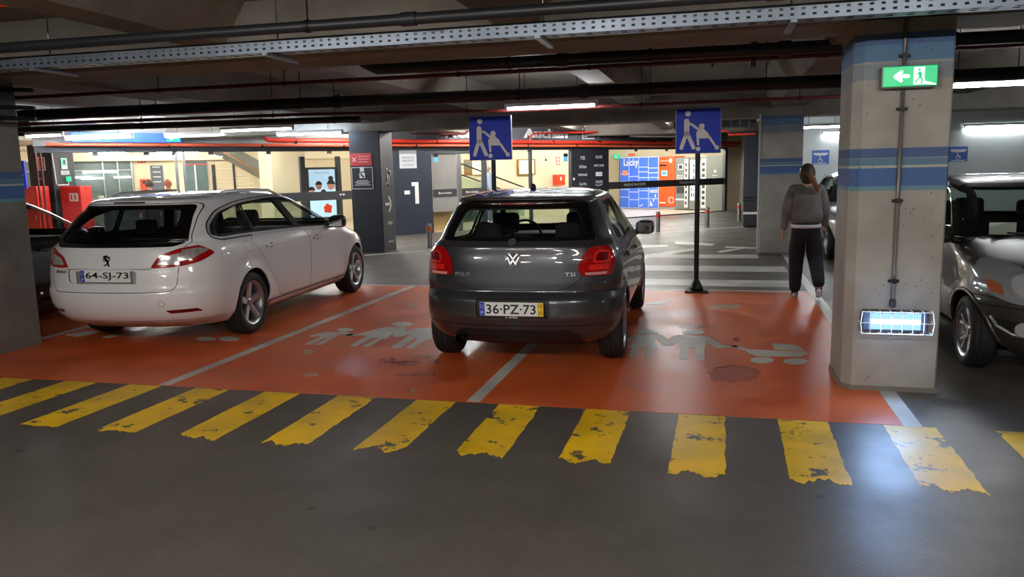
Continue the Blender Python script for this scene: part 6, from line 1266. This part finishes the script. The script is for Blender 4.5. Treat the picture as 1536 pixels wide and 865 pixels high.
for nm, x, y, w_, h in (('wide red fire cabinet left of the black pillar at the far left', -15.1, 14.75, .80, 1.50), ('red fire cabinet with a white pictogram beside the far left black pillar', -14.32, 15.3, .56, 1.48)):
    t = thing('fire_cabinet', nm, 'fire cabinet', (x, y, 0)); MB().box(-w_ / 2, -.18, .0, w_ / 2, .18, h, .02).obj('cabinet_body', rc, t); MB().box(-w_ / 2 + .03, -.19, .05, w_ / 2 - .03, -.18, h - .05, .004).obj('cabinet_door', rc, t); MB().box(w_ / 2 - .08, -.205, h * .5, w_ / 2 - .05, -.19, h * .5 + .1, .004).obj('handle', steel, t)
    if w_ < .7: MB().box(-.02, -.194, h - .34, .22, -.19, h - .16).obj('pictogram', wsign, t); MB().box(.02, -.197, h - .31, .06, -.194, h - .19).box(.12, -.197, h - .31, .16, -.194, h - .19).obj('pictogram_lines', sred, t)
t = thing('arrow_sign', 'blue board with a white chevron half hidden by the left concrete pillar', 'sign', (-14.6, 13.9, 1.75), .2); MB().box(-.30, -.03, -.30, .30, .03, .30, .006).obj('sign_board', sblue, t); MB().prism([(-.2, .16), (.28, 0), (-.2, -.16)], -.036, -.03, 'y').obj('chevron', wsign, t); MB().tube([(0, .05, -1.75), (0, .05, .3)], .03, 10).obj('pole', steel, t)
for x, g2 in ((-14.35, 0), (-14.22, 1)):
    pipe('upright red pipe beside the blue chevron board, %s' % ('nearer the board' if not g2 else 'further from the board'), [(x, 14.3, 0), (x, 14.3, 2.5)], .022, pmar)
# wheelchair notices on the white wall
for x, lb in ((2.33, 'blue wheelchair parking notice on the white wall above the walking woman'), (5.24, 'blue wheelchair parking notice on the white wall above the taupe car')):
    n = notice('parking_notice', lb, x, 20.0, 1.75, .38, .33, pbr('notice_blue', (58, 98, 178), .5)); MB().box(-.155, -.014, .06, .155, -.012, .10).box(-.12, -.014, .04, .12, -.012, .055).box(-.14, -.014, -.15, .14, -.012, -.135).obj('lettering_line', wsign, n)
    MB().stroke([(-.015, .02), (-.0149, .02)], .03, -.015, -.012, 'y').stroke([(-.015, .0), (-.01, -.05), (.03, -.05), (.045, -.09)], .016, -.015, -.012, 'y').lathe([(.035, -.015), (.045, -.015), (.045, -.012), (.035, -.012)], 16, 'y', close=True, c=(-.01, 0, -.075)).obj('wheelchair', wsign, n)
t = thing('door_hook', 'thin grey rod fixed upright on the left edge of the middle concrete pillar', 'rod', (.72, 15.03, 0)); MB().tube([(0, 0, .1), (0, 0, 2.5)], .016, 8).obj('rod', pbr('white_rod', (190, 190, 186), .5), t); MB().box(-.02, -.02, .05, .02, .03, .1).obj('rod_foot', steel, t)
# ------------------------------------------------------------------ people
def skin_mesh(nm, nodes, mat, parent, sub=2, root='pelvis'):
    """nodes: name -> (parent, (x, y, z), (rx, ry))"""
    names = list(nodes); me = bpy.data.meshes.new(nm); me.from_pydata([nodes[n][1] for n in names], [(names.index(nodes[n][0]), i) for i, n in enumerate(names) if nodes[n][0]], [])
    o = bpy.data.objects.new(nm, me); C.objects.link(o); m = o.modifiers.new('s', 'SKIN'); m.use_smooth_shade = True; m.branch_smoothing = .6
    for i, n in enumerate(names):
        v = me.skin_vertices[0].data[i]; v.radius = nodes[n][2]; v.use_root = (n == root)
    s2 = o.modifiers.new('u', 'SUBSURF'); s2.levels = sub; s2.render_levels = sub
    bpy.context.view_layer.update(); me2 = bpy.data.meshes.new_from_object(o.evaluated_get(bpy.context.evaluated_depsgraph_get()))
    bpy.data.objects.remove(o); bpy.data.meshes.remove(me); me2.materials.clear(); me2.polygons.foreach_set('use_smooth', [True] * len(me2.polygons))
    return link(nm, me2, mat, parent)
def hand(N, pre, wrist, d, side, mat_thumb, s=1.):
    """palm and five curled fingers growing from the wrist; d = hand direction, side = across the palm towards the thumb"""
    d = Vector(d).normalized(); side = Vector(side).normalized(); nrm = d.cross(side); p = Vector(wrist)
    pc = p + d * .055 * s; N[pre + 'palm'] = (pre + 'wrist', tuple(pc), (.030 * s, .018 * s))
    for k, (o_, l_) in enumerate(((.030, .068), (.010, .076), (-.010, .072), (-.029, .056))):
        b = pc + d * .035 * s + side * o_ * s; N['%sf%d0' % (pre, k)] = (pre + 'palm', tuple(b), (.0095 * s, .0095 * s))
        m = b + (d * .9 + nrm * .25).normalized() * l_ * .55 * s; N['%sf%d1' % (pre, k)] = ('%sf%d0' % (pre, k), tuple(m), (.0085 * s, .0085 * s))
        e_ = m + (d * .6 + nrm * .8).normalized() * l_ * .5 * s; N['%sf%d2' % (pre, k)] = ('%sf%d1' % (pre, k), tuple(e_), (.0072 * s, .0072 * s))
    b = p + d * .03 * s + side * .032 * s; N[pre + 't0'] = (pre + 'palm', tuple(b), (.011 * s, .011 * s)); m = b + (d * .6 + side * .6 + nrm * .2).normalized() * .04 * s; N[pre + 't1'] = (pre + 't0', tuple(m), (.010 * s, .010 * s)); N[pre + 't2'] = (pre + 't1', tuple(m + (d * .9 + nrm * .3).normalized() * .03 * s), (.008 * s, .008 * s))
def person(label, loc, rz, H, top, bottom, hairc, skinc, pose, hair='short', hem=None, shoe=(40, 42, 48)):
    s = H / 1.68; t = thing('person', label, 'person', loc, rz); J = {k: Vector(v) * s for k, v in pose.items()}
    sk = pbr('skin_%d' % skinc[0], skinc, .55); N = {}
    def add(n, p, k, r): N[n] = (p, tuple(J[k] if isinstance(k, str) else Vector(k)), (r[0] * s, r[1] * s))
    add('pelvis', None, 'pelvis', (.10, .08)); add('waist', 'pelvis', 'waist', (.09, .075)); add('chest', 'waist', 'chest', (.115, .09)); add('neckb', 'chest', 'neckb', (.07, .06)); add('neck', 'neckb', 'neck', (.052, .052)); add('skull', 'neck', 'skull', (.072, .080)); add('crown', 'skull', 'crown', (.066, .078))
    for q in 'lr':
        for a, b, r in (('sh', 'chest', .058), ('el', q + 'sh', .042), ('wrist', q + 'el', .028)): add(q + a, b, q + a, (r, r))
        d = J[q + 'wrist'] - J[q + 'el']; hand(N, q, J[q + 'wrist'], d, Vector((0, 1, .1)), None, s)
        for a, b, r in (('hip', 'pelvis', .098), ('kn', q + 'hip', .062), ('an', q + 'kn', .042)): add(q + a, b, q + a, (r, r))
        add(q + 'toe', q + 'an', q + 'toe', (.036, .03))
    body = skin_mesh('body', N, sk, t)
    # face on the front (+y) of the head
    c = J['skull'].lerp(J['crown'], .45)
    MB().ball(c + Vector((0, .078, -.015)) * s, .016 * s, 8, 6, (.8, 1.2, 1.3)).obj('nose', sk, t, smooth=True)
    for sx in (-1, 1):
        MB().ball(c + Vector((sx * .030, .070, .008)) * s, .011 * s, 8, 6).obj('eye', pbr('eye_white', (230, 228, 224), .3), t, smooth=True); MB().ball(c + Vector((sx * .030, .079, .008)) * s, .005 * s, 8, 6).obj('pupil', pbr('plate_black', 0), t, smooth=True)
        MB().ball(c + Vector((sx * .076, -.005, -.01)) * s, .026 * s, 8, 6, (.35, .7, 1.1)).obj('ear', sk, t, smooth=True)
    MB().ball(c + Vector((0, .068, -.052)) * s, .02 * s, 8, 6, (1.2, .5, .35)).obj('mouth', pbr('lips', (170, 96, 88), .5), t, smooth=True)
    # clothes
    tm = top; g = 1.13
    T = {k: N[k] for k in ('waist', 'chest', 'neckb')}; T['waist'] = (None, N['waist'][1], N['waist'][2]); hemv = J['pelvis'] + Vector((0, 0, -.03)) * s
    T = {'hem': (None, tuple(hemv), (.225 * s, .18 * s)), 'waist': ('hem', N['waist'][1], (.220 * s, .175 * s)), 'chest': ('waist', N['chest'][1], (.232 * s, .175 * s)), 'yoke': ('chest', tuple(J['chest'].lerp(J['neckb'], .55)), (.15 * s, .12 * s)), 'neckb': ('yoke', N['neckb'][1], (.082 * s, .078 * s))}
    for q in 'lr':
        T[q + 'sh'] = ('yoke', N[q + 'sh'][1], (.085 * s, .085 * s)); T[q + 'el'] = (q + 'sh', N[q + 'el'][1], (.068 * s, .068 * s)); w1 = J[q + 'el'].lerp(J[q + 'wrist'], 1.12); T[q + 'cuff'] = (q + 'el', tuple(w1), (.042 * s, .042 * s))
    skin_mesh('sweater', T, tm, t, root='hem')
    if hem is not None: MB().lathe([(.170 * s, -.035 * s), (.182 * s, -.03 * s), (.182 * s, .01), (.170 * s, .01)], 28, 'z', close=True).obj('shirt_hem', hem, t, smooth=True).location = hemv + Vector((0, 0, .038 * s)); t.children[-1].scale = (1, .82, 1)
    B2 = {'pelvis': (None, tuple(J['pelvis'] + Vector((0, 0, .12)) * s), (.205 * s, .165 * s)), 'seat': ('pelvis', tuple(J['pelvis'] - Vector((0, .008, .05)) * s), (.215 * s, .175 * s))}
    for q in 'lr':
        B2[q + 'hip'] = ('seat', tuple(J[q + 'hip'] - Vector((0, 0, .10)) * s), (.135 * s, .135 * s)); B2[q + 'kn'] = (q + 'hip', N[q + 'kn'][1], (.10 * s, .10 * s)); B2[q + 'an'] = (q + 'kn', tuple(J[q + 'kn'].lerp(J[q + 'an'], 1.12)), (.076 * s, .076 * s))
    skin_mesh('trousers', B2, bottom, t)
    for q in 'lr':
        a, b = J[q + 'an'], J[q + 'toe']; d = (b - a); hl = a - Vector((0, d.y, 0)).normalized() * .045 * s; 
        S = {'heel': (None, tuple(hl + Vector((0, 0, -.045)) * s), (.040 * s, .036 * s)), 'mid': ('heel', tuple(a.lerp(b, .5) + Vector((0, 0, -.015)) * s), (.042 * s, .040 * s)), 'toe': ('mid', tuple(b), (.040 * s, .030 * s)), 'cuff': ('heel', tuple(a + Vector((0, 0, .0)) * s), (.045 * s, .048 * s))}
        skin_mesh('shoe', S, pbr('shoe_%d' % shoe[0], shoe, .5), t, 2, 'heel')
        so = MB().tube([hl + Vector((0, 0, -.078)) * s, a.lerp(b, .5) + Vector((0, 0, -.050)) * s, b + Vector((0, .01, -.024)) * s], [.030 * s, .034 * s, .03 * s], 10).obj('sole', pbr('shoe_sole', (200, 202, 204), .6), t, smooth=True) if hair == 'pony' else None
    hm = pbr('hair_%d' % hairc[0], hairc, .55, vary=tuple(min(255, int(v * 1.5)) for v in hairc), nscale=22)
    hb = MB().ball(c + Vector((0, -.014, .014)) * s, .112 * s, 20, 14, (.86, 1.0, 1.08)); bmesh.ops.delete(hb.bm, geom=[v for v in hb.bm.verts if (v.co.y - c.y) > .045 * s and v.co.z < c.z + .07 * s or (hair == 'short' and v.co.z < c.z - .045 * s)], context='VERTS')
    if hair == 'pony': hb.ball(c + Vector((0, -.035, -.055)) * s, .082 * s, 16, 10, (.9, .8, 1.0))
    h = hb.obj('hair', hm, t, smooth=True)
    if hair == 'pony':
        P = [c + Vector(v) * s for v in ((.0, -.10, .01), (.02, -.135, .0), (.055, -.15, -.05), (.085, -.145, -.12), (.11, -.13, -.19), (.12, -.12, -.22))]
        MB().tube(P, [.026 * s, .032 * s, .036 * s, .030 * s, .018 * s, .004 * s], 12).obj('ponytail', pbr('hair_tail', (112, 72, 48), .5, vary=(150, 100, 66), nscale=30), t, smooth=True); MB().lathe([(.022 * s, -.01), (.034 * s, -.006), (.034 * s, .006), (.022 * s, .01)], 12, 'y', close=True).obj('hair_tie', pbr('plate_black', 0), t).location = P[0]
    return t
WALK = dict(pelvis=(0, 0, .90), waist=(0, .01, 1.06), chest=(0, .02, 1.24), neckb=(0, .015, 1.41), neck=(0, .02, 1.445), skull=(0, .035, 1.50), crown=(0, .035, 1.57), lsh=(-.165, .015, 1.365), lel=(-.235, -.02, 1.09), lwrist=(-.262, .03, .86), rsh=(.165, .015, 1.365), rel=(.215, .04, 1.09), rwrist=(.235, .16, .90),
            lhip=(-.085, 0, .86), lkn=(-.10, .06, .49), lan=(-.105, .04, .09), ltoe=(-.115, .17, .035), rhip=(.085, 0, .86), rkn=(.125, .02, .48), ran=(.155, -.26, .20), rtoe=(.16, -.20, .065))
STAND = dict(WALK, lan=(-.10, 0, .09), lkn=(-.095, .02, .49), ltoe=(-.12, .13, .035), ran=(.10, 0, .09), rkn=(.095, .02, .49), rtoe=(.12, .13, .035), lwrist=(-.255, .06, .86), rwrist=(.255, .06, .86), rel=(.235, -.01, 1.09))
person('woman with a brown ponytail walking away in a grey sweater and dark trousers', (1.05, 10.22, 0), -.04, 1.64, pbr('sweater_grey', (128, 126, 124), .95, bump=.3, bscale=120, vary=(98, 96, 95), nscale=6), pbr('trousers_navy', (24, 27, 36), .85), (46, 34, 30), (196, 138, 112), WALK, 'pony', pbr('shirt_white', (206, 206, 208), .8), (56, 66, 74))
p = fw(3.3, 1.5); person('grey haired man in a pale blue shirt and jeans behind the sliding door', tuple(p), -.9, 1.86, pbr('shirt_blue', (150, 166, 196), .8), pbr('jeans', (92, 112, 138), .8), (150, 140, 132), (206, 150, 126), STAND)
p = fw(-5.98, 2.2); person('dark haired shopper, left of two heads above the estate car roof', tuple(p), 1.2, 1.60, pbr('coat_dark', (52, 48, 50), .8), MATS['trousers_navy'], (58, 46, 44), (206, 160, 140), STAND)
p = fw(-5.52, 2.4); person('balding shopper, right of two heads above the estate car roof', tuple(p), .6, 1.60, pbr('coat_brown', (96, 76, 66), .8), MATS['trousers_navy'], (140, 84, 64), (186, 120, 96), STAND)
# ------------------------------------------------------------------ parked cars
make_estate('estate_car', 'white estate car with roof rails parked left of the dark grey hatchback', pbr('paint_white', (224, 226, 230), .32, 0, 1.), (-5.499, 6.094, 0), .063)
make_hatch('hatchback_car', 'dark grey five door hatchback seen from behind in the middle bay', pbr('paint_grey', (66, 67, 72), .34, .55, 1.), (-1.571, 6.008, 0), .026)
make_compact('compact_car', 'taupe compact car facing out beside the right concrete pillar', pbr('paint_taupe', (78, 73, 70), .33, .6, 1.), (2.735, 9.78, 0), PI)
make_hatch('hatchback_car', 'black car hidden between the left concrete pillar and the white estate car', pbr('paint_black', (16, 20, 20), .3, .2, 1.), (-8.22, 5.5, 0), 0, rear=False)
make_hatch('hatchback_car', 'silver car half hidden between the walking woman and the right pillar', pbr('paint_silver', (178, 182, 186), .32, .6, 1.), (2.64, 17.55, 0), PI, rear=False)
